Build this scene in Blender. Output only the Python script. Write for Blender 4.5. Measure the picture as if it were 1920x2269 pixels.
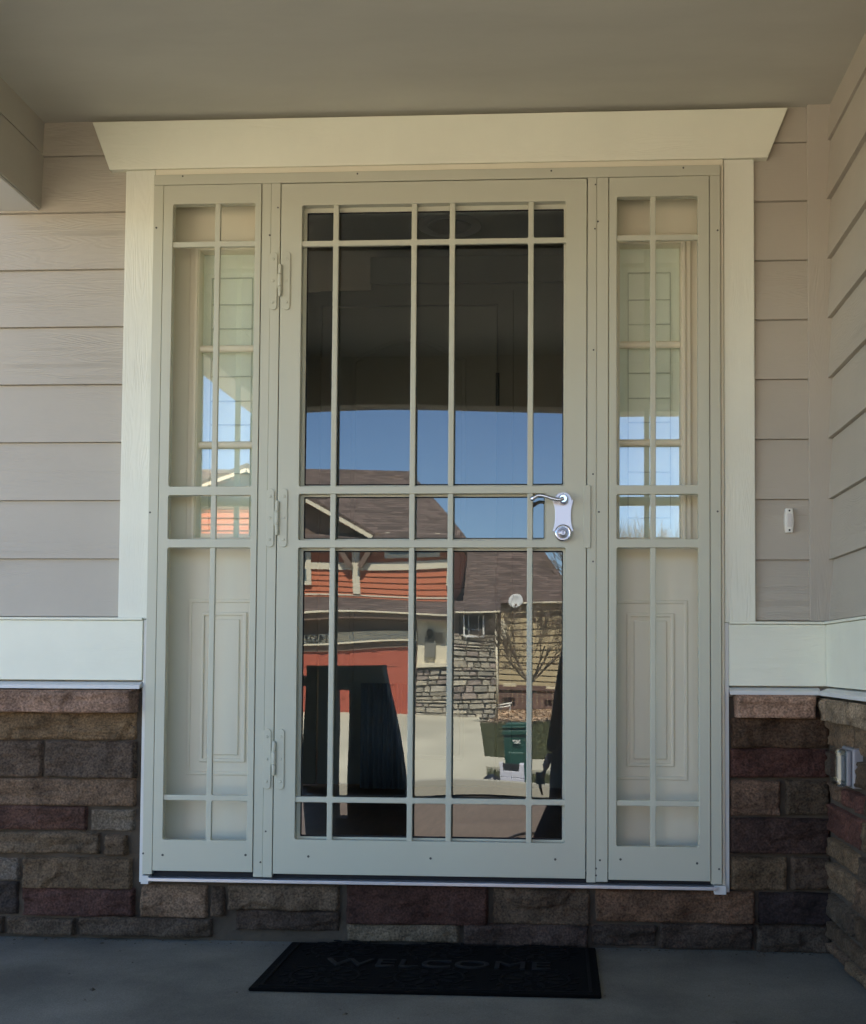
import bpy, bmesh, math, random
from mathutils import Vector, Matrix, noise
random.seed(7)
D2R = math.radians
for o in list(bpy.data.objects): bpy.data.objects.remove(o)
S = bpy.context.scene
COL = S.collection
# ------------------------------------------------------------------ camera
CP = Vector((0.84147, -3.58305, 0.63405))
CR = Vector((0.99826374, 0.05864427, 0.00550879))
CU = Vector((-0.00295111, -0.043611, 0.99904423))
CF = Vector((-0.05882847, 0.99732589, 0.04336222))
FPX, PX, PY = 2700.0, 960 + 120.157, 1134.5 + 210.797
cd = bpy.data.cameras.new('camera'); cam = bpy.data.objects.new('camera', cd); COL.objects.link(cam)
cam.matrix_world = Matrix(((CR.x, CU.x, -CF.x, CP.x), (CR.y, CU.y, -CF.y, CP.y), (CR.z, CU.z, -CF.z, CP.z), (0, 0, 0, 1)))
cd.sensor_fit = 'HORIZONTAL'; cd.sensor_width = 36; cd.lens = 36 * FPX / 1920
cd.shift_x = -120.157 / 1920; cd.shift_y = 210.797 / 1920
cd.clip_start = .05; cd.clip_end = 2000
S.camera = cam
# ------------------------------------------------------------------ light
SUN_EL, SUN_AZ = D2R(60), D2R(9)          # azimuth from +Y towards +X
w = bpy.data.worlds.new("World"); S.world = w; w.use_nodes = True
nt = w.node_tree; bg = nt.nodes['Background']
sky = nt.nodes.new('ShaderNodeTexSky'); sky.sky_type = 'NISHITA'; sky.sun_disc = False
sky.sun_elevation = SUN_EL; sky.sun_rotation = SUN_AZ; sky.altitude = 1600; sky.air_density = 1.0; sky.dust_density = .15; sky.ozone_density = 4.5
nt.links.new(sky.outputs[0], bg.inputs[0]); bg.inputs[1].default_value = .072
sl = bpy.data.lights.new('sun', 'SUN'); sl.energy = 5.0; sl.angle = D2R(.53); sl.color = (1, .90, .76)
so = bpy.data.objects.new('sun', sl); COL.objects.link(so)
sdir = Vector((math.sin(SUN_AZ) * math.cos(SUN_EL), math.cos(SUN_AZ) * math.cos(SUN_EL), math.sin(SUN_EL)))
so.rotation_euler = sdir.to_track_quat('Z', 'Y').to_euler(); so.location = (0, 10, 20)
S.view_settings.view_transform = 'Standard'; S.view_settings.look = 'None'
S.view_settings.exposure = 3.05; S.view_settings.gamma = 1
S.render.engine = 'CYCLES'
S.cycles.max_bounces = 10; S.cycles.diffuse_bounces = 6; S.cycles.transparent_max_bounces = 12

# ------------------------------------------------------------------ helpers
K = 1920 / 1764
def inv(px, py, Y=0.0):
    "point on the plane y=Y seen at display pixel (px,py)"
    d = CF + CR * ((px * K - PX) / FPX) - CU * ((py * K - PY) / FPX)
    return CP + d * ((Y - CP.y) / d.y)
GLASS = .034
def rf(px, py, Dist):
    "point at y=-Dist whose mirror image in the door glass stands at display pixel (px,py)"
    q = inv(px, py, 2 * GLASS + Dist); return Vector((q.x, -Dist, q.z))
def rx(px, Dist, py=1350): return rf(px, py, Dist).x
def rz(py, Dist, px=900): return rf(px, py, Dist).z

class MB:
    def __init__(s): s.v = []; s.f = []; s.c = []; s.sm = []
    def add(s, vs, fs, col=None, sm=False):
        n = len(s.v); s.v += [tuple(v) for v in vs]
        for f in fs: s.f.append([i + n for i in f]); s.c.append(col or (1, 1, 1)); s.sm.append(sm)
    def box(s, x0, x1, y0, y1, z0, z1, col=None):
        x0, x1 = min(x0, x1), max(x0, x1); y0, y1 = min(y0, y1), max(y0, y1); z0, z1 = min(z0, z1), max(z0, z1)
        vs = [(x, y, z) for z in (z0, z1) for y in (y0, y1) for x in (x0, x1)]
        s.add(vs, [(0, 2, 3, 1), (4, 5, 7, 6), (0, 1, 5, 4), (2, 6, 7, 3), (0, 4, 6, 2), (1, 3, 7, 5)], col)
        return s
    def quad(s, *p, col=None): s.add(p, [tuple(range(len(p)))], col); return s
    def prism(s, pts, a, b, axis='y', col=None):
        "pts 2D polygon, extruded from a to b along axis"
        def P(u, v, t): return {'y': (u, t, v), 'x': (t, u, v), 'z': (u, v, t)}[axis]
        n = len(pts); vs = [P(u, v, a) for u, v in pts] + [P(u, v, b) for u, v in pts]
        fs = [tuple(range(n)), tuple(range(2 * n - 1, n - 1, -1))] + [(i, i + n, (i + 1) % n + n, (i + 1) % n) for i in range(n)]
        s.add(vs, fs, col); return s
    def tube(s, p0, p1, r0, r1=None, n=12, caps=True, sm=True, col=None):
        p0, p1 = Vector(p0), Vector(p1); r1 = r0 if r1 is None else r1
        d = (p1 - p0).normalized(); a = d.orthogonal().normalized(); b = d.cross(a)
        vs = [p + (a * math.cos(t) + b * math.sin(t)) * r for p, r in ((p0, r0), (p1, r1)) for t in [2 * math.pi * i / n for i in range(n)]]
        s.add(vs, [(i, (i + 1) % n, (i + 1) % n + n, i + n) for i in range(n)], col, sm)
        if caps: s.add(vs, [tuple(range(n - 1, -1, -1)), tuple(range(n, 2 * n))], col)
        return s
    def path(s, pts, rs, n=10):
        for i in range(len(pts) - 1): s.tube(pts[i], pts[i + 1], rs[i], rs[i + 1], n)
        return s
    def lathe(s, c, axis, prof, n=28):
        "prof list of (radius, along)"
        c = Vector(c); d = Vector(axis).normalized(); a = d.orthogonal().normalized(); b = d.cross(a)
        vs = [c + d * t + (a * math.cos(q) + b * math.sin(q)) * r for r, t in prof for q in [2 * math.pi * i / n for i in range(n)]]
        fs = []
        for k in range(len(prof) - 1):
            fs += [(k * n + i, k * n + (i + 1) % n, (k + 1) * n + (i + 1) % n, (k + 1) * n + i) for i in range(n)]
        s.add(vs, fs, None, True); m = len(prof) - 1
        s.add(vs[m * n:], [tuple(range(n))]); s.add(vs[:n], [tuple(range(n - 1, -1, -1))]); return s
    def build(s, name, mat, parent=None, bevel=0, seg=2, smooth_all=False, fix=True):
        me = bpy.data.meshes.new(name); me.from_pydata(s.v, [], s.f); me.update()
        ca = me.color_attributes.new('tone', 'FLOAT_COLOR', 'CORNER'); li = 0
        for p, c, sm in zip(me.polygons, s.c, s.sm):
            p.use_smooth = sm or smooth_all
            for _ in p.loop_indices: ca.data[li].color = (*c, 1); li += 1
        if fix:
            bm = bmesh.new(); bm.from_mesh(me); bmesh.ops.remove_doubles(bm, verts=bm.verts, dist=1e-6)
            bmesh.ops.recalc_face_normals(bm, faces=bm.faces); bm.to_mesh(me); bm.free()
        return link(name, me, mat, parent, bevel, seg)
def link(name, me, mat, parent=None, bevel=0, seg=2):
    o = bpy.data.objects.new(name, me); COL.objects.link(o)
    if mat: me.materials.append(mat)
    if parent:
        o.parent = parent; o.matrix_parent_inverse = Matrix.Translation(-parent.location)
    if bevel:
        b = o.modifiers.new('bevel', 'BEVEL'); b.width = bevel; b.segments = seg; b.limit_method = 'ANGLE'; b.angle_limit = D2R(40)
        b.harden_normals = False
    return o
def thing(name, label, cat, loc=(0, 0, 0), group=None):
    o = bpy.data.objects.new(name, None); COL.objects.link(o); o.location = loc; o.empty_display_size = .05
    return tag(o, label, cat, group)
def tag(o, label, cat, group=None):
    o['label'] = label; o['category'] = cat
    if group: o['group'] = group
    return o
def struct(o, label=None, kind='structure'):
    o['kind'] = kind
    if label: o['label'] = label
    return o
def rrect(x0, x1, z0, z1, r, n=4):
    p = []
    for cx, cz, a0 in ((x1 - r, z1 - r, 0), (x0 + r, z1 - r, 90), (x0 + r, z0 + r, 180), (x1 - r, z0 + r, 270)):
        for k in range(n + 1):
            a = D2R(a0 + 90 * k / n); p.append((cx + r * math.cos(a), cz + r * math.sin(a)))
    return p
def plate(name, outer, holes, y0, y1, mat, parent=None, bev=.0012):
    "flat plate in the xz plane with holes, from y0 (front) to y1 (back), edges rounded"
    cu = bpy.data.curves.new(name, 'CURVE'); cu.dimensions = '2D'; cu.fill_mode = 'BOTH'
    for k, poly in enumerate([outer] + holes):
        sp = cu.splines.new('POLY'); sp.points.add(len(poly) - 1); sp.use_cyclic_u = True
        for i, (x, z) in enumerate(poly): sp.points[i].co = (x, z, 0, 1)
    cu.extrude = (y1 - y0) / 2 - bev; cu.bevel_depth = bev; cu.bevel_resolution = 1; cu.offset = -bev
    t = bpy.data.objects.new('t', cu); COL.objects.link(t)
    dg = bpy.context.evaluated_depsgraph_get(); me = bpy.data.meshes.new_from_object(t.evaluated_get(dg))
    bpy.data.objects.remove(t); bpy.data.curves.remove(cu)
    me.transform(Matrix(((1, 0, 0, 0), (0, 0, -1, (y0 + y1) / 2), (0, 1, 0, 0), (0, 0, 0, 1))))
    me.name = name
    for p in me.polygons: p.use_smooth = False
    return link(name, me, mat, parent)
def textmesh(name, txt, size, depth, M, mat, parent=None, font_off=0):
    cu = bpy.data.curves.new(name, 'FONT'); cu.body = txt; cu.size = size; cu.extrude = depth; cu.align_x = 'CENTER'; cu.align_y = 'CENTER'; cu.offset = font_off
    t = bpy.data.objects.new('t', cu); COL.objects.link(t)
    dg = bpy.context.evaluated_depsgraph_get(); me = bpy.data.meshes.new_from_object(t.evaluated_get(dg))
    bpy.data.objects.remove(t); bpy.data.curves.remove(cu); me.transform(M)
    return link(name, me, mat, parent)

# ------------------------------------------------------------------ materials
def N(nt, t, **kw):
    n = nt.nodes.new(t)
    for k, v in kw.items():
        if k.startswith('i_'): n.inputs[k[2:].replace('_', ' ')].default_value = v
        else: setattr(n, k, v)
    return n
def mat(name, col, rough=.6, metal=0, var=.08, vscale=3, bump=0, bscale=60, stretch=None, tone=False, spec=.4, coat=0, fine=0, dirt=None):
    m = bpy.data.materials.new(name); m.use_nodes = True; nt = m.node_tree; L = nt.links.new
    b = nt.nodes['Principled BSDF']; b.inputs['Roughness'].default_value = rough; b.inputs['Metallic'].default_value = metal
    b.inputs['Specular IOR Level'].default_value = spec
    tc = N(nt, 'ShaderNodeTexCoord'); mp = N(nt, 'ShaderNodeMapping'); L(tc.outputs['Object'], mp.inputs[0])
    if stretch: mp.inputs['Scale'].default_value = stretch
    n1 = N(nt, 'ShaderNodeTexNoise', i_Scale=vscale, i_Detail=6.0, i_Roughness=.6); L(mp.outputs[0], n1.inputs[0])
    mr = N(nt, 'ShaderNodeMapRange'); mr.inputs[1].default_value = .3; mr.inputs[2].default_value = .7; mr.inputs[3].default_value = 1 - var; mr.inputs[4].default_value = 1 + var
    L(n1.outputs[0], mr.inputs[0])
    fac = mr.outputs[0]
    if fine:
        n3 = N(nt, 'ShaderNodeTexNoise', i_Scale=bscale * 2.3, i_Detail=3.0); L(mp.outputs[0], n3.inputs[0])
        m3 = N(nt, 'ShaderNodeMapRange'); m3.inputs[1].default_value = .3; m3.inputs[2].default_value = .7; m3.inputs[3].default_value = 1 - fine; m3.inputs[4].default_value = 1 + fine
        L(n3.outputs[0], m3.inputs[0]); mm = N(nt, 'ShaderNodeMath', operation='MULTIPLY'); L(fac, mm.inputs[0]); L(m3.outputs[0], mm.inputs[1]); fac = mm.outputs[0]
    vm = N(nt, 'ShaderNodeVectorMath', operation='SCALE'); L(fac, vm.inputs['Scale'])
    if tone:
        at = N(nt, 'ShaderNodeAttribute', attribute_name='tone'); L(at.outputs['Color'], vm.inputs[0])
    else: vm.inputs[0].default_value = col
    L(vm.outputs[0], b.inputs['Base Color'])
    if bump:
        n2 = N(nt, 'ShaderNodeTexNoise', i_Scale=bscale, i_Detail=5.0, i_Roughness=.6); L(mp.outputs[0], n2.inputs[0])
        bp = N(nt, 'ShaderNodeBump', i_Strength=1.0, i_Distance=bump); L(n2.outputs[0], bp.inputs['Height']); L(bp.outputs[0], b.inputs['Normal'])
    if coat: b.inputs['Coat Weight'].default_value = coat
    return m
def woodgrain(name, col, axis='x', amt=.0007, rough=.62):
    "painted fibre-cement board with embossed cedar grain"
    m = bpy.data.materials.new(name); m.use_nodes = True; nt = m.node_tree; L = nt.links.new
    b = nt.nodes['Principled BSDF']; b.inputs['Roughness'].default_value = rough; b.inputs['Specular IOR Level'].default_value = .35
    tc = N(nt, 'ShaderNodeTexCoord'); mp = N(nt, 'ShaderNodeMapping'); L(tc.outputs['Object'], mp.inputs[0])
    mp.inputs['Scale'].default_value = {'x': (.55, .55, 5.5), 'z': (5.5, 5.5, .5)}[axis]
    nz = N(nt, 'ShaderNodeTexNoise', i_Scale=2.2, i_Detail=2.0); L(mp.outputs[0], nz.inputs[0])
    sc = N(nt, 'ShaderNodeMath', operation='MULTIPLY'); L(nz.outputs[0], sc.inputs[0]); sc.inputs[1].default_value = 34
    sn = N(nt, 'ShaderNodeMath', operation='PINGPONG'); L(sc.outputs[0], sn.inputs[0]); sn.inputs[1].default_value = .5
    mk = N(nt, 'ShaderNodeTexNoise', i_Scale=.9, i_Detail=1.0); mp3 = N(nt, 'ShaderNodeMapping'); L(tc.outputs['Object'], mp3.inputs[0]); mp3.inputs['Location'].default_value = (3, 5, 2); mp3.inputs['Scale'].default_value = (1.6, 1.6, 5); L(mp3.outputs[0], mk.inputs[0])
    mkr = N(nt, 'ShaderNodeMapRange'); mkr.inputs[1].default_value = .44; mkr.inputs[2].default_value = .62; L(mk.outputs[0], mkr.inputs[0])
    g = N(nt, 'ShaderNodeMath', operation='MULTIPLY'); L(sn.outputs[0], g.inputs[0]); L(mkr.outputs[0], g.inputs[1])
    fn = N(nt, 'ShaderNodeTexNoise', i_Scale=45.0, i_Detail=5.0); L(mp.outputs[0], fn.inputs[0])
    ad = N(nt, 'ShaderNodeMath', operation='MULTIPLY_ADD'); L(fn.outputs[0], ad.inputs[0]); ad.inputs[1].default_value = .35; L(g.outputs[0], ad.inputs[2])
    bp = N(nt, 'ShaderNodeBump', i_Strength=1.0, i_Distance=amt); L(ad.outputs[0], bp.inputs['Height']); L(bp.outputs[0], b.inputs['Normal'])
    v = N(nt, 'ShaderNodeTexNoise', i_Scale=1.7, i_Detail=8.0, i_Roughness=.65); L(tc.outputs['Object'], v.inputs[0])
    mr = N(nt, 'ShaderNodeMapRange'); mr.inputs[1].default_value = .3; mr.inputs[2].default_value = .7; mr.inputs[3].default_value = .93; mr.inputs[4].default_value = 1.05; L(v.outputs[0], mr.inputs[0])
    vm = N(nt, 'ShaderNodeVectorMath', operation='SCALE'); vm.inputs[0].default_value = col; L(mr.outputs[0], vm.inputs['Scale']); L(vm.outputs[0], b.inputs['Base Color'])
    return m
def glassmat(name, f0, tint=(1, 1, 1), clear=(.86, .9, .88)):
    "window glass: angle-dependent mirror over clear (or frosted) transmission"
    m = bpy.data.materials.new(name); m.use_nodes = True; nt = m.node_tree; L = nt.links.new
    nt.nodes.remove(nt.nodes['Principled BSDF']); out = nt.nodes['Material Output']
    gl = N(nt, 'ShaderNodeBsdfGlossy', i_Roughness=0.0); gl.inputs['Color'].default_value = (*tint, 1)
    tr = N(nt, 'ShaderNodeBsdfTransparent'); tr.inputs['Color'].default_value = (*clear, 1)
    lw = N(nt, 'ShaderNodeLayerWeight', i_Blend=.5)
    pw = N(nt, 'ShaderNodeMath', operation='POWER'); L(lw.outputs['Facing'], pw.inputs[0]); pw.inputs[1].default_value = 4
    ma = N(nt, 'ShaderNodeMath', operation='MULTIPLY_ADD'); L(pw.outputs[0], ma.inputs[0]); ma.inputs[1].default_value = 1 - f0; ma.inputs[2].default_value = f0
    mx = N(nt, 'ShaderNodeMixShader'); L(ma.outputs[0], mx.inputs[0]); L(tr.outputs[0], mx.inputs[1]); L(gl.outputs[0], mx.inputs[2]); L(mx.outputs[0], out.inputs[0])
    return m
M = {}
M['grille'] = mat('beige_powder_coat', (.51, .505, .395), .42, var=.02, bump=.00008, bscale=900, spec=.35)
M['trim'] = woodgrain('cream_trim_paint', (.78, .775, .63), 'x', .0009)
M['trimv'] = woodgrain('cream_trim_paint_upright', (.74, .735, .61), 'z', .0014)
M['unit'] = mat('cream_door_unit_paint', (.74, .695, .54), .45, var=.02)
M['siding'] = woodgrain('taupe_siding_paint', (.435, .395, .325), 'x', .0016)
M['sidingv'] = woodgrain('taupe_board_paint', (.435, .395, .325), 'z', .0012)
M['soffit'] = mat('taupe_soffit_paint', (.515, .50, .43), .75, var=.12, vscale=2, bump=.0008, bscale=45, stretch=(.35, 1, 1))
M['beam'] = mat('taupe_beam_paint', (.40, .375, .32), .7, var=.05, bump=.0006, bscale=40)
M['white'] = mat('white_flashing', (.62, .61, .57), .4, var=.03)
M['black'] = mat('black_gap', (.012, .012, .014), .8)
M['alu'] = mat('aluminium_sill', (.62, .62, .65), .35, metal=.7, var=.06, vscale=9)
M['mortar'] = mat('brown_mortar', (.066, .050, .034), .95, var=.2, vscale=9, bump=.004, bscale=60)
M['stone'] = mat('ledge_stone', (1, 1, 1), .9, var=.42, vscale=11, bump=.005, bscale=70, tone=True, fine=.50, spec=.2)
M['concrete'] = mat('porch_concrete', (.150, .143, .114), .85, var=.34, vscale=3.0, bump=.0010, bscale=130, fine=.22, spec=.3)
M['chrome'] = mat('satin_chrome', (.72, .73, .78), .2, metal=1, var=.02)
M['steel'] = mat('brushed_steel', (.50, .50, .54), .36, metal=.85, var=.02)
M['screw'] = mat('dark_screw', (.10, .10, .09), .5, metal=.5)
M['rubber'] = mat('black_rubber', (.0022, .0020, .0017), 1.0, var=.3, vscale=30, bump=.002, bscale=160, spec=.12)
M['rubber2'] = mat('worn_black_rubber', (.0042, .0039, .0034), .95, var=.25, vscale=30, bump=.001, bscale=160, spec=.15)
M['glass'] = glassmat('door_glass', .098, (.89, .96, 1.0))
M['sideglass'] = glassmat('sidelight_glass', .092, (1, .97, .97), (.98, .99, .98))
M['came'] = mat('grey_came', (.50, .55, .46), .5)
M['shade'] = mat('pale_green_blind', (.82, .88, .76), .85, var=.05, vscale=4)
M['wallin'] = mat('room_paint', (.42, .41, .35), .8, var=.03)
M['doorin'] = mat('closet_door_paint', (.46, .45, .39), .5, var=.03)
M['woodfloor'] = mat('oak_floor', (.20, .115, .07), .4, var=.25, vscale=6, stretch=(6, .6, 1))
M['woodbrown'] = mat('brown_stained_wood', (.16, .075, .04), .45, var=.2, vscale=5, stretch=(4, 4, .5))
M['plastic'] = mat('grey_white_plastic', (.26, .25, .255), .35, var=.02)
M['clear'] = glassmat('clear_cover', .05)
M['bell'] = mat('cream_plastic', (.75, .73, .64), .35, var=.02)
M['bellbtn'] = mat('pale_button', (.62, .58, .53), .3)
# ================================================================== OUR HOUSE
house = thing('house', 'taupe sided porch front with cream trim and brown stone base around the security door', 'house', (0, 0, -.205))
WY = .045                     # face of the wall sheathing
ZF = -.205                    # porch floor
# --- lap siding
def lap(mb, a, b, z0, z1, edges, fixed, axis):
    "boards between z0 and z1; edges = board bottoms; profile leans out at the bottom"
    es = sorted([e for e in edges if z0 < e < z1] + [z0]); es.append(z1)
    for i in range(len(es) - 1):
        lo, hi = es[i], es[i + 1]
        if hi - lo < .004: continue
        t = .013 * min(1, (hi - lo) / .178)
        if axis == 'x': pts = [(fixed, lo + .002), (fixed - .004 - t, lo + .002), (fixed - .004, hi + .001), (fixed, hi + .001)]; mb.prism(pts, a, b, 'x')
        else:
            pts = [(fixed, lo + .002), (fixed - .004 - t, lo + .002), (fixed - .004, hi + .001), (fixed, hi + .001)]; mb.prism(pts, a, b, 'y')
eL = [.755 + .1783 * k for k in range(0, 9)]
eR = [.753 + .1785 * k for k in range(0, 9)]
XR = 1.643
sd = MB(); lap(sd, -5.0, -.478, .757, 2.292, eL, WY, 'x'); sd.build('siding', M['siding'], house)
sd = MB(); lap(sd, 1.408, 1.575, .752, 2.292, eR, WY, 'x'); sd.build('siding', M['siding'], house)
sd = MB(); lap(sd, -3.25, WY - .02, .752, 2.292, eR, XR + .004, 'y'); sd.build('siding', M['siding'], house)
MB().box(1.575, XR + .002, WY - .020, WY, .752, 2.292).build('corner_board', M['sidingv'], house, .0015)
# sheathing (solid core behind siding)
sh = MB()
sh.box(-5.0, -.40, WY, .16, -.9, 3.2).box(1.326, 8.5, WY, .16, -.9, 3.2).box(-.40, 1.326, WY, .16, 2.113, 3.2).box(-.40, 1.326, WY, .16, -.9, -.03)
sh.box(XR + .004, XR + .12, -3.25, WY - .001, -.9, 3.2)
sh.build('wall', M['siding'], house)
# --- casings and header
yc0 = WY - .028
zhb = 2.128
hp = [(-.594, 2.278), (1.516, 2.278), (1.456, zhb), (-.537, zhb)]
MB().prism(hp, yc0 - .006, WY + .01).build('door_header', M['trim'], house, .002)
MB().box(-.487, -.396, yc0, WY + .008, .752, zhb - .0015).build('door_casing', M['trimv'], house, .002)
MB().box(1.327, 1.416, yc0, WY + .008, .748, zhb - .0015).build('door_casing', M['trimv'], house, .002)
MB().box(1.3165, 1.3255, yc0 - .004, WY, -.03, 2.118).box(-.3945, 1.3255, yc0 - .003, WY, 2.1065, 2.1275).build('stop_moulding', M['unit'], house, .003)
MB().box(-.408, -.3955, yc0 + .002, WY + .01, -.034, .7505).build('casing_leg', M['white'], house, .001)
MB().box(1.3265, 1.338, yc0 + .002, WY + .01, -.037, .7465).build('casing_leg', M['white'], house, .001)
MB().box(-.3955, -.372, -.004, WY, -.036, -.012).build('sill_horn', M['white'], house, .0015)
MB().box(1.292, 1.3262, -.004, WY, -.039, -.014).build('sill_horn', M['white'], house, .0015)
# --- band board, lip, flashing
def band(x0, x1, zt, zb):
    MB().box(x0, x1, yc0 - .004, WY + .006, zb, zt - .0085).build('band_board', M['trim'], house, .002)
    MB().box(x0, x1, yc0 - .011, WY + .006, zt - .0075, zt).build('band_lip', M['trim'], house, .0015)
band(-5, -.4085, .7555, .567); band(1.3385, XR - .006, .7505, .5625)
MB().box(XR - .026, XR + .006, -3.25, WY - .035, .5625, .742).build('band_board', M['trim'], house, .002)
MB().box(XR - .033, XR + .006, -3.25, WY - .042, .743, .7505).build('band_lip', M['trim'], house, .0015)
def flash(x0, x1, z):
    MB().prism([(WY, z), (WY - .028, z - .003), (WY - .050, z - .012), (WY - .052, z - .023), (WY - .046, z - .023), (WY, z - .010)], x0, x1, 'x').build('flashing', M['white'], house, .001)
flash(-5, -.409, .5645); flash(1.339, XR - .045, .560)
MB().prism([(XR, .560), (XR - .028, .557), (XR - .05, .548), (XR - .052, .537), (XR - .046, .537), (XR, .55)], -3.25, WY - .052, 'y').build('flashing', M['white'], house, .001)
# --- stone veneer: every stone a rough block in one mesh per wall face
def lin(c):
    g_ = sum(c) / 3; c = (c[0] * .62 + g_ * .38 + 7, c[1] * .62 + g_ * .38 - 1, (c[2] * .62 + g_ * .38) * .86); return tuple(((v / 255 + .055) / 1.055) ** 2.4 if v > 10 else v / 255 / 12.92 for v in c)
GAIN = 1.25
def stone(mb, o, ux, uz, n, w, h, col, depth=.035, seed=0, r=.014):
    "rough block: origin o, in-plane axes ux, uz, outward normal n"
    o, ux, uz, n = Vector(o), Vector(ux), Vector(uz), Vector(n)
    nx, nz = max(4, int(w / .0075)), max(4, int(h / .006)); rnd = random.Random(seed)
    off = Vector((rnd.random() * 50, rnd.random() * 50, rnd.random() * 50)); vs = []; fs = []
    tilt = (rnd.uniform(-.006, .006), rnd.uniform(-.006, .006))
    for j in range(nz + 1):
        for i in range(nx + 1):
            u, v = i / nx * w, j / nz * h
            e = min(u, w - u, v, h - v)
            ed = min(1, e / (r * .6)); ed = math.sqrt(max(0, 1 - (1 - ed) ** 2))
            p3 = Vector((u * 9, v * 16, 0)) + off
            q3 = Vector((u * 5, v * 34, 3)) + off; d = depth * (.35 + .65 * ed) + ed * (noise.noise(p3) * .012 - abs(noise.noise(q3)) * .009 + (noise.cell(Vector((u * 7, v * 22, 0)) + off + Vector((1, 1, 0)) * noise.noise(p3) * .6)) * .006 + noise.noise(p3 * 5) * .005) + (tilt[0] * (u / w - .5) + tilt[1] * (v / h - .5))
            if e == 0: d = -.004
            wob = .007 * noise.noise(Vector((u * 14, v * 14, 9)) + off)
            vs.append(o + ux * (u + (wob if i in (0, nx) else 0)) + uz * (v + (wob if j in (0, nz) else 0)) + n * d)
    for j in range(nz):
        for i in range(nx):
            a = j * (nx + 1) + i; fs.append((a, a + 1, a + nx + 2, a + nx + 1))
    mb.add(vs, fs, tuple(min(.6, c * GAIN) for c in lin(col)), True)
def back_stones(mb, lst, yf=WY - .0):
    for k, (sx0, sy0, sx1, sy1, col) in enumerate(lst):
        a = inv(sx0 / K, sy1 / K, yf - .03); b = inv(sx1 / K, sy0 / K, yf - .03)
        if a.x < -.9: a.x = -.98 + 0
        stone(mb, (a.x - .003, yf, a.z - .003), (1, 0, 0), (0, 0, 1), (0, -1, 0), b.x - a.x + .006, b.z - a.z + .006, col, .030 + .01 * ((k * 7) % 5) / 5, seed=k + 11)
c5 = lambda x0, y0, x1, y1, c: (x0 / 2.1514, 1300 + y0 / 2.1514, x1 / 2.1514, 1300 + y1 / 2.1514, c)
c6 = lambda x0, y0, x1, y1, c: (1250 + x0 / 2.1519, 1300 + y0 / 2.1519, 1250 + x1 / 2.1519, 1300 + y1 / 2.1519, c)
c7 = lambda x0, y0, x1, y1, c: (500 + x0 / 1.96, 1900 + y0 / 1.96, 500 + x1 / 1.96, 1900 + y1 / 1.96, c)
sv = MB()
back_stones(sv, [
    c5(-170, 600, 650, 728, (95, 78, 56)), c5(-170, 736, 198, 908, (70, 62, 54)), c5(205, 738, 648, 912, (66, 60, 54)),
    c5(-170, 918, 645, 1042, (84, 70, 58)), c5(-170, 1050, 412, 1158, (66, 48, 43)), c5(424, 1066, 638, 1166, (80, 77, 72)),
    c5(-170, 1172, 474, 1270, (78, 70, 58)), c5(492, 1186, 606, 1284, (70, 62, 50)), c5(-170, 1296, 90, 1400, (76, 76, 76)),
    c5(102, 1298, 628, 1438, (74, 65, 51)), c5(-170, 1408, 86, 1562, (42, 44, 44)), c5(98, 1440, 640, 1570, (58, 41, 39)),
    c5(-170, 1575, 15, 1655, (58, 55, 50)), c5(24, 1584, 356, 1662, (62, 58, 50)), c5(372, 1584, 1010, 1668, (60, 56, 49)),
    c5(664, 1426, 990, 1578, (100, 82, 69)), c5(1000, 1432, 1074, 1574, (64, 57, 48)), c7(8, 126, 494, 228, (76, 67, 56)), c7(40, 236, 496, 318, (50, 46, 41)),
    c7(520, 126, 1140, 292, (56, 38, 33)), c7(1158, 142, 1586, 294, (71, 62, 51)), c7(524, 298, 1016, 366, (82, 77, 67)),
    c7(1030, 300, 1580, 386, (52, 47, 45)),
    c6(150, 1456, 914, 1600, (86, 65, 50)), c6(930, 1464, 1282, 1610, (32, 32, 34)), c6(130, 1622, 446, 1716, (48, 46, 42)),
    c6(456, 1618, 908, 1730, (54, 51, 47)), c6(916, 1620, 1280, 1746, (57, 55, 50)),
    c6(800, 626, 1268, 770, (66, 53, 40)), c6(798, 776, 1268, 910, (62, 40, 36)), c6(798, 926, 1038, 1092, (88, 70, 60)),
    c6(1058, 928, 1272, 1092, (62, 57, 47)), c6(796, 1110, 1274, 1274, (50, 41, 39)), c6(798, 1292, 1070, 1448, (80, 69, 53)),
    c6(1084, 1296, 1278, 1448, (63, 56, 48))])
# hidden run of wall further left
for r, (z0, z1) in enumerate([(.37, .47), (.26, .36), (.16, .25), (.06, .15), (-.04, .05), (-.14, -.05), (-.2, -.15)]):
    x = -4.9
    while x < -1.1:
        wd = random.uniform(.2, .5); wd = min(wd, -1.0 - x)
        stone(sv, (x, WY, z0), (1, 0, 0), (0, 0, 1), (0, -1, 0), wd - .012, z1 - z0 - .008, random.choice([(80, 66, 52), (66, 58, 50), (62, 45, 42), (76, 74, 70)]), seed=int(x * 99) + r); x += wd
sv.build('stone_veneer', M['stone'], house, fix=False)
sv = MB()      # side wall stones
rows = [.475, .385, .30, .235, .14, .07, -.02, -.10, -.16, -.205]; rr = random.Random(5)
pal = [(84, 72, 56), (66, 58, 46), (74, 46, 42), (80, 66, 54), (52, 47, 41), (92, 78, 62), (60, 57, 50)]
for r in range(len(rows) - 1):
    y = WY - .045
    while y > -3.2:
        wd = rr.uniform(.14, .42)
        stone(sv, (XR, y, rows[r + 1] + .006), (0, -1, 0), (0, 0, 1), (-1, 0, 0), wd - .014, rows[r] - rows[r + 1] - .010, rr.choice(pal), .032, seed=r * 40 + int(y * 30)); y -= wd
sv.build('stone_veneer', M['stone'], house, fix=False)
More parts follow.
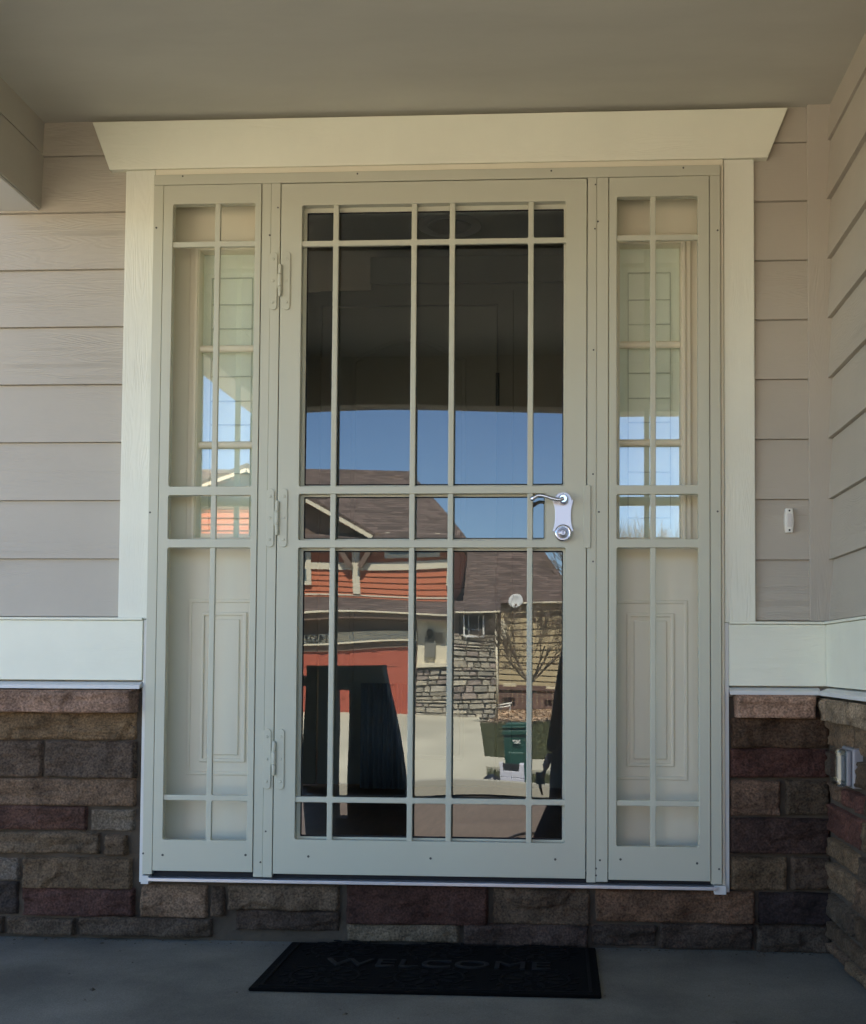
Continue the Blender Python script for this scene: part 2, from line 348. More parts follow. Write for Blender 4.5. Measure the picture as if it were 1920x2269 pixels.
def cap(x0, x1, col, s):
    col = (col[0] + 14, col[1] + 2, col[2] + 2)
    cp = MB(); stone(cp, (x0, WY - .004, .466), (1, 0, 0), (0, 0, 1), (0, -1, 0), x1 - x0, .073, col, .074, s, .012)
    cp.box(x0 + .004, x1 - .004, WY - .064, WY, .527, .5375, tuple(min(.6, c * GAIN) for c in lin(col))); cp.build('stone_cap', M['stone'], house, fix=False)
cap(-1.9, -.97, (104, 90, 82), 71); cap(-.965, -.424, (106, 92, 84), 72); cap(-2.9, -1.92, (104, 90, 82), 71)
cap(1.352, 1.585, (116, 99, 90), 73)
for k, (ya, yb) in enumerate([(WY - .022, -.065), (-.072, -.33), (-.338, -.62), (-.63, -.93), (-.94, -1.3), (-1.31, -1.7), (-1.71, -2.2), (-2.21, -2.7), (-2.71, -3.2)]):
    cp = MB(); stone(cp, (XR + .004, ya, .461), (0, -1, 0), (0, 0, 1), (-1, 0, 0), ya - yb, .070, (120, 106, 93), .058, 80 + k, .012)
    cp.box(XR - .045, XR, yb + .004, ya - .004, .522, .529, tuple(min(.6, c * GAIN) for c in lin((120, 106, 93)))); cp.build('stone_cap', M['stone'], house, fix=False)
mo = MB(); mo.box(-5, -.409, WY - .014, WY, ZF, .53); mo.box(-.409, 1.339, WY - .014, WY, ZF, -.0305); mo.box(1.339, XR, WY - .014, WY, ZF, .53)
mo.box(XR - .014, XR + .003, -3.25, WY - .015, ZF, .53); mo.build('mortar', M['mortar'], house)
# --- porch ceiling, beams, column, roof
ZC = 2.292
MB().box(-.757, XR + .003, -3.05, WY, ZC, ZC + .02).build('porch_ceiling', M['soffit'], house)
MB().box(-.90, -.757, -3.05, WY - .002, 2.192, ZC + .02).box(-.895, -.7615, -3.049, WY - .002, 2.187, 2.193).box(-.90, -.757, -3.05, WY - .002, 2.018, 2.188).build('side_beam', M['beam'], house, .002)
MB().box(-.756, XR + .003, -3.05, -2.90, 2.02, ZC - .001).build('front_beam', M['beam'], house, .002)
MB().box(-.91, -.75, -3.06, -2.90, ZF, 2.017).box(-.96, -.70, -3.11, -2.85, ZF, .55).build('porch_column', M['trimv'], house, .004)
MB().box(-5.2, -.902, -.65, WY - .002, 2.36, 2.40).build('eave_soffit', M['white'], house)
rfm = mat('brown_shingle', (.10, .085, .075), .9, var=.25, vscale=8, bump=.01, bscale=12)
ro = MB()
ro.prism([(.20, 2.62), (-3.22, 2.40), (-3.22, 2.34), (.20, 2.5)], -1.05, XR + .3, 'x')
ro.prism([(-.5, 5.3), (2.7, 6.9), (6, 5.3), (6, 5.15), (2.7, 6.75), (-.5, 5.15)], -6, 9.5, 'x')
ro.build('roof', rfm, house)
up = MB(); up.box(-5, XR, .17, 5.4, 2.95, 5.2).box(XR + .12, 8.5, -3.25, -3.1, -1.1, 5.2).box(8.35, 8.5, -3.1, 5.4, -1.1, 5.2).box(-1.05, 8.35, 5.25, 5.4, -1.1, 2.95).box(-5, -1.62, 5.25, 5.4, -1.1, 2.95).box(-1.62, -1.05, 5.25, 5.4, 2.1, 2.95).box(-1.62, -1.05, 5.25, 5.4, -1.1, -.05).box(-5, -4.85, .165, 5.25, -1.1, 2.95)  # rear wall has an unseen opening, added to let daylight into the room
up.box(XR + .12, 8.35, -3.1, 5.4, 4.9, 5.14)
up.build('upper_wall', M['siding'], house)

MB().box(-.888, -.764, -3.04, WY - .004, 2.010, 2.0172).build('beam_trim', M['white'], house, .001)
# --- door unit set in the opening: posts, sidelights
UY = .085
un = MB()
un.box(-.052, -.004, UY - .03, .20, -.005, 2.05).box(.924, .972, UY - .03, .20, -.005, 2.05)      # posts beside the doorway
un.box(-.40, 1.326, UY - .03, .20, 2.052, 2.112)                                                  # head
un.box(-.052, .972, UY, .20, -.03, -.006)
un.build('door_frame', M['unit'], house, .003)
SG = .138       # plane of the sidelight glass
def sidelight(x0, x1, gx0, gx1, zt, zb, mirror):
    t = SG
    fr = plate('sidelight', [(x0, -.005), (x1, -.005), (x1, 2.05), (x0, 2.05)], [[(gx0, zb), (gx1, zb), (gx1, zt), (gx0, zt)]], t - .022, t + .02, M['unit'], house)
    # stepped mouldings around the light
    for k, (e, f) in enumerate(((.030, .009), (.014, .016))):
        plate('moulding', [(gx0 - e, zb - e), (gx1 + e, zb - e), (gx1 + e, zt + e), (gx0 - e, zt + e)], [[(gx0 - .003 * k, zb - .003 * k), (gx1 + .003 * k, zb - .003 * k), (gx1 + .003 * k, zt + .003 * k), (gx0 - .003 * k, zt + .003 * k)]], t - .022 - f, t - .021 - .0005 * k, M['unit'], fr, .002)
    for sx in (x0, x1):      # brick mould steps at the jamb
        s = 1 if sx == x0 else -1
        MB().box(sx, sx + s * .016, t - .060, t - .023, -.004, 2.049).box(sx + s * .0165, sx + s * .028, t - .040, t - .0235, -.004, 2.049).build('jamb_moulding', M['unit'], fr, .003)
    # lower raised panel
    px0, px1 = gx0 - .019, gx1 + .019; pz0, pz1 = inv(1325, 1588, SG - .02).z, inv(1325, 1222, SG - .02).z
    for e, f in ((0, .0045), (.022, -.0), (.040, .006)):
        if f > 0:
            plate('panel_moulding', rrect(px0 + e, px1 - e, pz0 + e, pz1 - e, .002, 1), [rrect(px0 + e + .011, px1 - e - .011, pz0 + e + .011, pz1 - e - .011, .002, 1)], t - .0225 - f, t - .0215, M['unit'], fr, .0025)
    plate('raised_panel', rrect(px0 + .062, px1 - .062, pz0 + .062, pz1 - .062, .002, 1), [], t - .028, t - .0215, M['unit'], fr, .003)
    g = MB(); g.box(gx0 - .002, gx1 + .002, t, t + .003, zb - .002, zt + .002); g.build('glass', M['sideglass'], fr)
    for py in (705, 905):
        mu = MB()
        z = inv(1325, py - 4, t - .01).z
        mu.tube((gx0, t - .006, z), (gx1, t - .006, z), .011, n=16, caps=False)
        mu.build('muntin', M['unit'], fr)
    ca = MB(); w3 = .0013
    a, b = gx0 + .028, gx1 - .028
    zs = [inv(1325, y, t + .02).z for y in (557, 612, 662, 761, 812, 861, 962, 1055)]
    for z in zs: ca.box(a, b, t + .008, t + .012, z - w3, z + w3)
    for x in (a, b): ca.box(x - w3, x + w3, t + .0125, t + .016, zb + .03, zs[0])
    ca.build('came', M['came'], fr)
    MB().box(gx0 - .003, gx1 + .003, t + .0205, t + .024, zb - .003, zt + .003).build('blind', M['shade'], fr)
    return fr
gl = inv(409, 750, SG).x; gr = inv(1385, 750, SG).x
zt = inv(1325, 502, SG).z; zb = inv(1325, 1096, SG).z
sidelight(-.395, -.053, gl, -.398 - .052 + .0 - gl + .0 if False else gl + .185, zt, zb, 1)
sidelight(.973, 1.326, gr - .185, gr, zt, zb, -1)

# ================================================================== SECURITY SCREEN FRAME AND PANELS
G0, G1 = 0.0, .028
def screw(mb, x, z, y=G0, r=.0034): mb = MB(); mb.tube((x, y + .001, z), (x, y - .0016, z), r, r * .8, 10); mb.build('screw', *SCR)
sf = thing('security_door_frame', 'beige steel jambs, mullions and head framing the security door and side screens', 'door frame', (-.394, 0, -.012))
yj0, yj1 = G0 + .002, G1 + .020
MB().box(-.394, 1.3145, yj0 - .001, yj1, 2.0735, 2.105).build('head', M['grille'], sf, .0015)
MB().box(-.394, -.364, yj0, yj1, -.008, 2.073).build('jamb', M['grille'], sf, .0015)
MB().box(1.2835, 1.3145, yj0, yj1, -.011, 2.073).build('jamb', M['grille'], sf, .0015)
MB().box(-.0595, -.0315, yj0, yj1, -.011, 2.073).build('mullion', M['grille'], sf, .0015)
MB().box(-.0310, -.0030, yj0 - .001, yj1, -.011, 2.073).build('mullion', M['grille'], sf, .0015)
MB().box(.9235, .9500, yj0 - .001, yj1, -.011, 2.073).build('mullion', M['grille'], sf, .0015)
MB().box(.9505, .9850, yj0, yj1, -.009, 2.073).build('mullion', M['grille'], sf, .0015)
MB().box(-.372, 1.298, -.012, .05, -.026, -.0165).build('threshold', M['alu'], sf, .001)
MB().box(-.370, 1.29, .022, .05, -.0163, .012).build('sweep_gap', M['black'], sf)
SCR = (M['screw'], sf)
for px, py in ((372, 358), (778 - 50, 353), (1123, 347), (1392, 341), (318, 463), (305, 1043), (291, 1738), (566, 422), (549, 478), (545, 1058), (541, 1693), (530, 1756), (1213, 375), (1218, 450), (1212, 465), (1209, 712), (1208, 965), (1220, 1042), (1208, 1143), (1222, 1752), (1214, 1769), (1214, 1783), (1462, 468), (1462, 1041), (1465, 1770)):
    q = inv(px, py, G0); screw(0, q.x, q.z, yj0)
def panel(name, x0, x1, z0, z1, ox0, ox1, zrows, vb, hb, label, cat, group=None, lockx=None):
    "x0..x1,z0..z1 outer; ox0..ox1 opening; zrows openings (lo,hi); vb vertical bars; hb horizontal bars"
    t = thing(name, label, cat, (x0, 0, z0), group)
    holes = []
    for i, (lo, hi) in enumerate(zrows):
        xx1 = lockx if (lockx and i == 1) else ox1
        holes.append(rrect(ox0, xx1, lo, hi, .006))
    plate('frame', [(x0, z0), (x1, z0), (x1, z1), (x0, z1)], holes, G0, G1, M['grille'], t)
    bw = .0082
    for i, (lo, hi) in enumerate(zrows):
        xx1 = lockx if (lockx and i == 1) else ox1
        xs = [ox0 - .004] + [v for v in vb if v < xx1] + [xx1 + .004]
        zs = [lo - .004] + [h for h in hb if lo < h < hi] + [hi + .004]
        hl = []
        for a in range(len(xs) - 1):
            for b in range(len(zs) - 1):
                X0 = xs[a] + (bw if a > 0 else .0005); X1 = xs[a + 1] - (bw if a < len(xs) - 2 else .0005)
                Z0 = zs[b] + (bw if b > 0 else .0005); Z1 = zs[b + 1] - (bw if b < len(zs) - 2 else .0005)
                hl.append(rrect(X0, X1, Z0, Z1, .005))
        plate('grille_bars', [(ox0 - .006, lo - .006), (xx1 + .006, lo - .006), (xx1 + .006, hi + .006), (ox0 - .006, hi + .006)], hl, G0 + .0045, G0 + .0175, M['grille'], t, .002)
    return t
rowsS = [(.095, .966), (.991, 1.124), (1.150, 2.013)]
LP = panel('side_screen', -.3620, -.0615, .0035, 2.0715, -.333, -.080, rowsS, [-.196], [.2195, 1.890], 'narrow beige steel grille panel on the hinge side, over the left sidelight', 'screen panel', 'side screens beside the security door')
RP = panel('side_screen', .9875, 1.2815, -.002, 2.0715, 1.010, 1.249, rowsS, [1.117], [.2195, 1.890], 'narrow beige steel grille panel beside the lock, over the right sidelight', 'screen panel', 'side screens beside the security door')
for P, pts in ((LP, ((331, 1741), (500, 1741))), (RP, ((1264, 1750), (1420, 1758)))):
    SCR = (M['screw'], P)
    for px, py in pts: q = inv(px, py, G0); screw(0, q.x, q.z, G0, .004)
lockx = inv(1113, 1050, 0).x
SD = panel('security_door', 0, .9205, 0, 2.0700, .064, .860, [(.101, .966), (.988, 1.127), (1.149, 2.003)], [.1665, .404, .519, .755], [.2185, 1.887], 'tall beige security door with steel grille bars and reflective glass, fitted with a chrome lever lock', 'security door', None, lockx)
# glass stop behind the bars and the pane, slightly wavy like real tempered glass
plate('glass_stop', [(.045, .082), (.885, .082), (.885, 2.022), (.045, 2.022)], [rrect(.068 + .006, .853, .1065, .959, .003), rrect(.074, lockx - .006, .995, 1.121, .003), rrect(.074, .853, 1.156, 1.990, .003)], G1 + .0005, G1 + .004, M['grille'], SD, .001)
plate('gasket', [(.055, .09), (.875, .09), (.875, 2.012), (.055, 2.012)], [rrect(.0775, .850, .111, .955, .003), rrect(.0775, lockx - .008, .998, 1.118, .003), rrect(.0775, .850, 1.160, 1.9865, .003)], G1 + .0042, G1 + .0058, M['black'], SD, .0005)
g = MB(); nx, nz = 40, 84
def wave(x, z):
    f = .42 + .58 * max(0, min(1, (1.2 - z) / .4))
    bow = .0154 * (x - .35) ** 2 * (z - 1.36) * math.exp(-((z - 1.36) / .22) ** 2)
    return bow + .00016 * math.sin(2 * math.pi * (x - .30) / .62 + 2.0 * math.sin(z * 2.1)) * (.6 + .4 * math.sin(3.1 * z)) + .00010 * f * math.sin(2 * math.pi * z / .33 + 5 * x) * math.sin(4.0 * x + .6)
vs = [(.055 + .82 * i / nx, GLASS + wave(.055 + .82 * i / nx, .09 + 1.925 * j / nz), .09 + 1.925 * j / nz) for j in range(nz + 1) for i in range(nx + 1)]
g.add(vs, [(j * (nx + 1) + i, j * (nx + 1) + i + 1, (j + 1) * (nx + 1) + i + 1, (j + 1) * (nx + 1) + i) for j in range(nz) for i in range(nx)], None, True)
g.build('glass', M['glass'], SD, fix=False)
SCR = (M['screw'], SD)
for px, py in ((628, 1744), (877, 1748), (1131, 1750)): q = inv(px, py, G0); screw(0, q.x, q.z, G0, .004)
# latch cover
q0, q1 = inv(1188, 1116, 0), inv(1203, 988, 0)
plate('latch_guard', rrect(q0.x, q1.x, q0.z, q1.z, .003), [], -.005, -.0004, M['grille'], SD, .0015)
# lock plate
cxl = inv(1147, 1060, 0).x; zh = inv(1147, 1018, 0).z; zd = inv(1147, 1086, 0).z
tp = zh + .0225; pl = []
def sym(pts): return pts + [(-x, z) for x, z in reversed(pts)]
prof = [(.000, tp), (.010, tp - .001), (.018, tp - .006), (.0235, tp - .014), (.0255, tp - .0215), (.0305, tp - .0225), (.0295, tp - .030), (.0265, tp - .040), (.0238, tp - .055), (.0236, tp - .075), (.0245, tp - .090), (.0275, tp - .103), (.0315, tp - .115), (.0305, tp - .117), (.0275, tp - .1155), (.0260, tp - .121), (.018, tp - .136), (.006, tp - .142)]
plate('lock_plate', [(cxl + x, z) for x, z in sym(prof)[:-1]] , [], -.005, -.0003, M['steel'], SD, .0012)
MB().lathe((cxl, -.005, zh), (0, -1, 0), [(.0150, 0), (.0165, .004), (.0155, .014), (.0135, .022), (.0115, .030), (.0105, .032)]).build('lever_hub', M['chrome'], SD)
L = MB(); y0 = -.040
pts = [(cxl, y0 + .006, zh), (cxl - .012, y0, zh - .004), (cxl - .028, y0 - .003, zh - .0015), (cxl - .046, y0 - .004, zh + .004), (cxl - .062, y0 - .004, zh + .008), (cxl - .074, y0 - .003, zh + .0075), (cxl - .082, y0 - .002, zh + .003), (cxl - .088, y0 - .001, zh + .000)]
def spline(P, n=6):
    out = []
    for i in range(len(P) - 1):
        a, b, c, d = [Vector(P[max(0, min(len(P) - 1, k))]) for k in (i - 1, i, i + 1, i + 2)]
        for s in range(n):
            t = s / n; out.append(.5 * ((2 * b) + (c - a) * t + (2 * a - 5 * b + 4 * c - d) * t * t + (3 * b - 3 * c + d - a) * t ** 3))
    return out + [Vector(P[-1])]
sp = spline(pts); n = len(sp)
L.path(sp, [.0064 - .0013 * math.sin(math.pi * i / n) + (.0012 if i > n - 5 else 0) for i in range(n)], 12)
L.lathe((cxl - .089, y0 + .008, zh - .0005), (0, -1, 0), [(.003, 0), (.0068, .002), (.0076, .006), (.0062, .010), (.003, .012)], 18)
L.build('lever', M['chrome'], SD)
MB().lathe((cxl, -.005, zd), (0, -1, 0), [(.0255, 0), (.0258, .006), (.0225, .013), (.0185, .014), (.0180, .011)]).build('deadbolt_collar', M['chrome'], SD)
db = MB().lathe((cxl, -.014, zd), (0, -1, 0), [(.0178, 0), (.0172, .0035), (.008, .0038), (.0075, .006), (.0065, .0066)]).build('deadbolt_cylinder', M['steel'], SD)
MB().box(cxl - .0009, cxl + .0009, -.0215, -.0195, zd - .0042, zd + .0042).lathe((cxl, -.0195, zd + .0035), (0, -1, 0), [(.0016, 0), (.0016, .0018)], 10).build('keyhole', M['black'], db)
q = inv(1147, 1005, 0)
MB().lathe((cxl, -.005, tp - .005), (0, -1, 0), [(.0018, 0), (.0016, .0008)], 10).build('screw', M['black'], SD)
# hinges
def hinge(px, pyt, pyb, bt, bb):
    "px = gap pixel at the hinge; leaf spans pyt..pyb, barrel bt..bb"
    x = -.001
    zt_, zb_, b1, b0 = inv(px, pyt, 0).z, inv(px, pyb, 0).z, inv(px, bt, 0).z, inv(px, bb, 0).z
    def half(s):
        xa, xb = x + s * .0085, x + s * .0315
        X0, X1 = min(xa, xb), max(xa, xb)
        return rrect(X0, X1, zb_, zt_, .0105, 6)
    h = plate('hinge', half(1), [], -.0045, -.0004, M['grille'], SD, .001)
    plate('leaf', half(-1), [], -.0040, .0005, M['grille'], h, .001)
    plate('leaf_tab', rrect(x - .010, x + .010, (b0 + b1) / 2 - .022, (b0 + b1) / 2 + .022, .002), [], -.0035, -.0006, M['grille'], h, .001)
    B = MB(); hh = (b1 - b0)
    for a, b_ in ((0, .295), (.31, .69), (.705, 1)): B.tube((x + .002, -.0085, b0 + hh * a), (x + .002, -.0085, b0 + hh * b_), .0058, n=16)
    B.lathe((x + .002, -.0085, b1), (0, 0, 1), [(.0045, 0), (.003, .003)], 14); B.lathe((x + .002, -.0085, b0), (0, 0, -1), [(.0045, 0), (.003, .003)], 14)
    B.build('barrel', M['grille'], h, .0006)
    for f in (.13, .5, .87):
        for sx, yy in ((.021, -.0045), (-.021, -.004)): MB().lathe((x + sx, yy, zb_ + (zt_ - zb_) * f), (0, -1, 0), [(.0044, 0), (.0042, .0016), (.0022, .0010)], 14).build('screw', M['grille'], h)
hinge(577, 513, 631, 541, 603); hinge(570, 995, 1114, 1022, 1088); hinge(562, 1484, 1607, 1510, 1577)

# ================================================================== INSIDE THE HOUSE
rm = MB()
rm.box(-1.6, 2.6, .21, .25, 2.06, 2.76).box(-1.6, -.41, .21, .25, -.02, 2.06).box(1.34, 2.6, .21, .25, -.02, 2.06)
rm.box(-.41, -.052, .215, .25, -.02, 2.06).box(.972, 1.34, .215, .25, -.02, 2.06)
rm.box(-.15, 2.6, 2.70, 2.78, -.02, 2.76).box(2.6, 2.7, .21, 2.78, -.02, 2.76).box(-1.7, -1.6, .21, 5.2, -.02, 2.76).box(-.15, -.05, 2.78, 5.2, -.02, 2.76).box(-1.3, -.15, 5.1, 5.2, -.02, 2.76).box(-1.6, -1.3, 5.1, 5.2, 2.1, 2.76)  # hall end wall left open at one side, added to brighten the room
rm.box(-1.7, 2.7, .21, 5.2, 2.74, 2.84)
rm.box(-.15, 2.6, 2.67, 2.70, 2.60, 2.74)
rm.build('room_wall', M['wallin'], house)
MB().box(-1.7, 2.7, .205, 5.2, -.06, -.02).build('room_floor', M['woodfloor'], house)
# closet door at the end of the hall
cdw = thing('interior_door', 'pale closet door with an arched panel, dim behind the upper glass', 'door', (.5, 2.69, -.02))
xr_ = inv(1013, 700, 2.69).x; xl_ = xr_ - .92; ztd = inv(900, 626, 2.69).z
MB().box(xl_, xr_, 2.675, 2.699, -.01, ztd).build('door_leaf', M['doorin'], cdw, .003)
def arch(x0, x1, z0, zs, h):
    p = [(x0, z0), (x1, z0), (x1, zs)]
    for k in range(1, 14): t = k / 14; p.append((x1 + (x0 - x1) * t, zs + h * math.sin(math.pi * t)))
    return p + [(x0, zs)]
za = inv(860, 735, 2.69).z
a0, a1 = xl_ + .16, xr_ - .16
plate('panel', arch(a0, a1, 1.0, za, .11), [arch(a0 + .025, a1 - .025, 1.025, za - .01, .10)], 2.662, 2.674, M['doorin'], cdw, .004)
plate('panel', rrect(a0, a1, .12, .9, .01), [rrect(a0 + .025, a1 - .025, .145, .875, .01)], 2.662, 2.674, M['doorin'], cdw, .004)
MB().box(xl_ - .085, xl_ - .008, 2.672, 2.698, -.01, ztd + .085).box(xr_ + .008, xr_ + .085, 2.672, 2.698, -.01, ztd + .085).box(xl_ - .008, xr_ + .008, 2.672, 2.698, ztd + .008, ztd + .085).build('casing', M['wallin'], cdw, .004)
MB().tube((xr_ + .004, 2.665, 1.95), (xr_ + .004, 2.665, 2.12), .01).tube((xr_ + .004, 2.665, .4), (xr_ + .004, 2.665, .55), .01).build('hinge', M['black'], cdw)
fd = thing('front_door', 'brown stained front door swung open into the hall, behind the right end of the glass', 'door', (.93, .26, -.01))
MB().box(.935, .975, .262, 1.12, -.005, 2.04).build('door_leaf', M['woodbrown'], fd, .003)
MB().box(.928, .9345, .40, .98, 1.2, 1.9).box(.928, .9345, .40, .98, .15, 1.0).build('panel', M['woodbrown'], fd, .004)
MB().lathe((.934, 1.05, .95), (-1, 0, 0), [(.028, 0), (.028, .008), (.012, .012), (.012, .04), (.027, .05), (.024, .07)]).build('knob', M['steel'], fd)
q = inv(928, 434, 2.55)
cl = thing('ceiling_light', 'round flush ceiling light ring, dim in the top of the door glass', 'ceiling light', (q.x, 2.2, 2.739))
MB().lathe((q.x, 2.2, 2.739), (0, 0, -1), [(.15, 0), (.155, .012), (.135, .022), (.118, .018), (.112, .008)], 40).build('trim_ring', M['white'], cl)
MB().lathe((q.x, 2.2, 2.731), (0, 0, -1), [(.108, 0), (.09, .012), (.04, .02)], 30).build('diffuser', M['plastic'], cl)
# pale pleated curtain seen low through the glass
cu_ = MB(); cx0, cx1 = -.10, .12; nn = 90; yy = 2.2; vs = []
for i in range(nn + 1):
    x = cx0 + (cx1 - cx0) * i / nn; y = yy + .018 * math.sin(i * .66) + .008 * math.sin(i * .37)
    vs += [(x, y, .02), (x, y, .52)]
cu_.add(vs, [(2 * i, 2 * i + 2, 2 * i + 3, 2 * i + 1) for i in range(nn)], None, True)
co = cu_.build('curtain', mat('grey_sheer_cloth', (.30, .32, .34), .8, var=.05), None, fix=False)
sm = co.modifiers.new('thick', 'SOLIDIFY'); sm.thickness = .002
tag(co, 'grey pleated curtain hanging in the hall, seen through the lower left of the door glass', 'curtain')

# ================================================================== SMALL THINGS ON THE PORCH
q0, q1 = inv(1596, 1086, WY), inv(1613, 1037, WY)
bx, bz0, bz1 = (q0.x + q1.x) / 2, q0.z, q1.z; yb = WY - .016
db_ = thing('doorbell', 'small cream doorbell button on the siding right of the door', 'doorbell', (bx, yb, (bz0 + bz1) / 2))
hh = (bz1 - bz0) / 2; zc_ = (bz0 + bz1) / 2
body = [(-.0095, zc_ - hh), (.0095, zc_ - hh), (.0122, zc_ - hh * .5), (.0132, zc_), (.0122, zc_ + hh * .5), (.0095, zc_ + hh), (-.0095, zc_ + hh), (-.0122, zc_ + hh * .5), (-.0132, zc_), (-.0122, zc_ - hh * .5)]
plate('body', [(bx + x, z) for x, z in body], [], yb - .012, yb + .012, M['bell'], db_, .003)
plate('button', rrect(bx - .0065, bx + .0065, zc_ - .020, zc_ + .020, .002), [], yb - .0145, yb - .0118, M['bellbtn'], db_, .001)
MB().tube((bx, yb - .0118, zc_ + hh * .80), (bx, yb - .0130, zc_ + hh * .80), .0028).build('screw', M['black'], db_)
MB().tube((bx, yb - .0118, zc_ - hh * .80), (bx, yb - .0130, zc_ - hh * .80), .0028).build('screw', M['black'], db_)
# weatherproof outlet cover on the side stone wall
oy = -.045
def sidepx(px, py):      # point on plane x = XR-.04
    d = CF + CR * ((px * K - PX) / FPX) - CU * ((py * K - PY) / FPX); t = (XR - .04 - CP.x) / d.x; return CP + d * t
a, b = sidepx(1714, 1597), sidepx(1714, 1518); ya = a.y
oc = thing('outlet_cover', 'grey white weatherproof outlet box on the stone side wall', 'outlet cover', (XR - .04, ya - .06, a.z))
MB().box(XR - .040, XR - .005, ya - .13, ya, a.z, b.z).build('box', M['plastic'], oc, .006, 3)
MB().box(XR - .054, XR - .0405, ya - .122, ya - .010, a.z + .006, b.z - .006).build('base_plate', M['plastic'], oc, .004)
MB().box(XR - .078, XR - .0545, ya - .125, ya - .032, a.z + .004, b.z - .002).build('bubble_lid', M['clear'], oc, .008, 3)
MB().box(XR - .066, XR - .0548, ya - .11, ya - .055, a.z + .02, b.z - .02).build('receptacle', M['plastic'], oc, .003)
gt = MB(); rg0 = random.Random(12)
for k in range(260):
    x = rg0.uniform(-.9, 1.6); y = WY - .035 - abs(rg0.gauss(0, .02)) if k < 190 else rg0.uniform(-1.2, 0); a = rg0.uniform(0, 6.28); L2 = rg0.uniform(.002, .006); z = ZF + .0006
    if k > 250: L2 = rg0.uniform(.008, .014)
    ca, sa = math.cos(a) * L2, math.sin(a) * L2
    gt.add([(x + ca, y + sa, z), (x - sa * .6, y + ca * .6, z), (x - ca, y - sa, z), (x + sa * .6, y - ca * .6, z), (x, y, z + L2 * .5)], [(0, 1, 4), (1, 2, 4), (2, 3, 4), (3, 0, 4)])
struct(gt.build('grit', mat('grit', (.10, .085, .06), .95, var=.5, vscale=60), None, fix=False), kind='stuff')
# door mat
mx0, mx1, my0, my1 = .061, .950, .040 - .045, -.513; mz = ZF
mt = thing('door_mat', 'black rubber door mat with WELCOME embossed between leafy medallions', 'door mat', ((mx0 + mx1) / 2, (my0 + my1) / 2, mz))
MB().box(mx0, mx1, my1, my0, mz + .0005, mz + .009).build('base', M['rubber'], mt, .004)
plate_m = MB(); z1 = mz + .0088
W_, H_ = mx1 - mx0, my0 - my1; cxm = (mx0 + mx1) / 2
for (x0, x1, y0, y1) in ((mx0 + .022, mx1 - .022, my1 + .018, my1 + .026), (mx0 + .022, mx1 - .022, my0 - .026, my0 - .018), (mx0 + .022, mx0 + .030, my1 + .027, my0 - .027), (mx1 - .030, mx1 - .022, my1 + .027, my0 - .027)): plate_m.box(x0, x1, y0, y1, z1, z1 + .003)
def ringm(cx, cy, r0, r1, n=30):
    vs = [(cx + math.cos(2 * math.pi * i / n) * r * 1.0, cy + math.sin(2 * math.pi * i / n) * r, z) for z in (z1, z1 + .0022) for r in (r0, r1) for i in range(n)]
    fs = []
    for i in range(n):
        j = (i + 1) % n; fs += [(2 * n + i, 2 * n + j, 3 * n + j, 3 * n + i), (i, j, 2 * n + j, 2 * n + i), (n + i, 3 * n + i, 3 * n + j, n + j)]
    plate_m.add(vs, fs)
def leaf(cx, cy, ang, L_, wd):
    p = []
    for k in range(13): t = k / 12; p.append((t * L_, wd * math.sin(math.pi * t) ** .8))
    for k in range(11, 0, -1): t = k / 12; p.append((t * L_, -wd * math.sin(math.pi * t) ** .8))
    ca, sa = math.cos(ang), math.sin(ang); plate_m.prism([(cx + x * ca - y * sa, cy + x * sa + y * ca) for x, y in p], z1, z1 + .0022, 'z')
rm_ = random.Random(3)
for cy in (my1 + .14, my0 - .085):
    for k in range(3):
        cx = mx0 + W_ * (.19 + .31 * k); ringm(cx, cy, .088, .094); ringm(cx, cy, .020, .026)
        for q in range(10): leaf(cx + .030 * math.cos(q * .628), cy + .030 * math.sin(q * .628), q * .628, .052, .009)
        for q in range(14): leaf(cx + .098 * math.cos(q * .449), cy + .098 * math.sin(q * .449), q * .449 + .9, .030, .005)
for k in range(46):
    x = rm_.uniform(mx0 + .05, mx1 - .08); y = rm_.choice([my1 + .045, my0 - .045]) + rm_.uniform(-.012, .012); leaf(x, y, rm_.uniform(0, 6.28), .028, .006)
plate_m.build('ornament', M['rubber2'], mt)
cx = (.34 + .12)
textmesh('lettering', 'WELCOME', .105, .0022, Matrix(((1.22, 0, 0, cxm + .01), (0, 1.0, 0, (my0 + my1) / 2 + .012), (0, 0, 1, z1 + .003), (0, 0, 0, 1))), mat('grey_worn_letters', (.012, .0115, .011), .8, spec=.2, var=.25, vscale=20), mt, -.0)

# ================================================================== STREET SIDE (seen in the glass)
prof_ = [(2.06, -.50), (6, -.75), (9, -1.02), (13.8, -1.34), (14.6, -1.40), (17.3, -1.33), (19, -1.28), (28, -1.02), (34, -.90), (60, -.7), (500, -.6)]
def gz(Y):
    for (a, za), (b, zb_) in zip(prof_, prof_[1:]):
        if Y <= b: return za + (zb_ - za) * max(0, Y - a) / (b - a)
    return -.6
def ground(name, x0, x1, Y0, Y1, m, dz=0, th=0, label=None, xs=None, kind='structure'):
    ys = sorted(set([Y0, Y1] + [p[0] for p in prof_ if Y0 < p[0] < Y1] + [Y0 + (Y1 - Y0) * k / 10 for k in range(11)]))
    mb = MB(); vs = []
    for y in ys:
        a, b = (x0(y) if callable(x0) else x0), (x1(y) if callable(x1) else x1)
        vs += [(a, -y, gz(y) + dz), (b, -y, gz(y) + dz)]
    mb.add(vs, [(2 * i, 2 * i + 1, 2 * i + 3, 2 * i + 2) for i in range(len(ys) - 1)])
    if th:
        o = mb.build(name, m); s = o.modifiers.new('thick', 'SOLIDIFY'); s.thickness = th; s.offset = -1
    else: o = mb.build(name, m)
    return struct(o, label, kind)
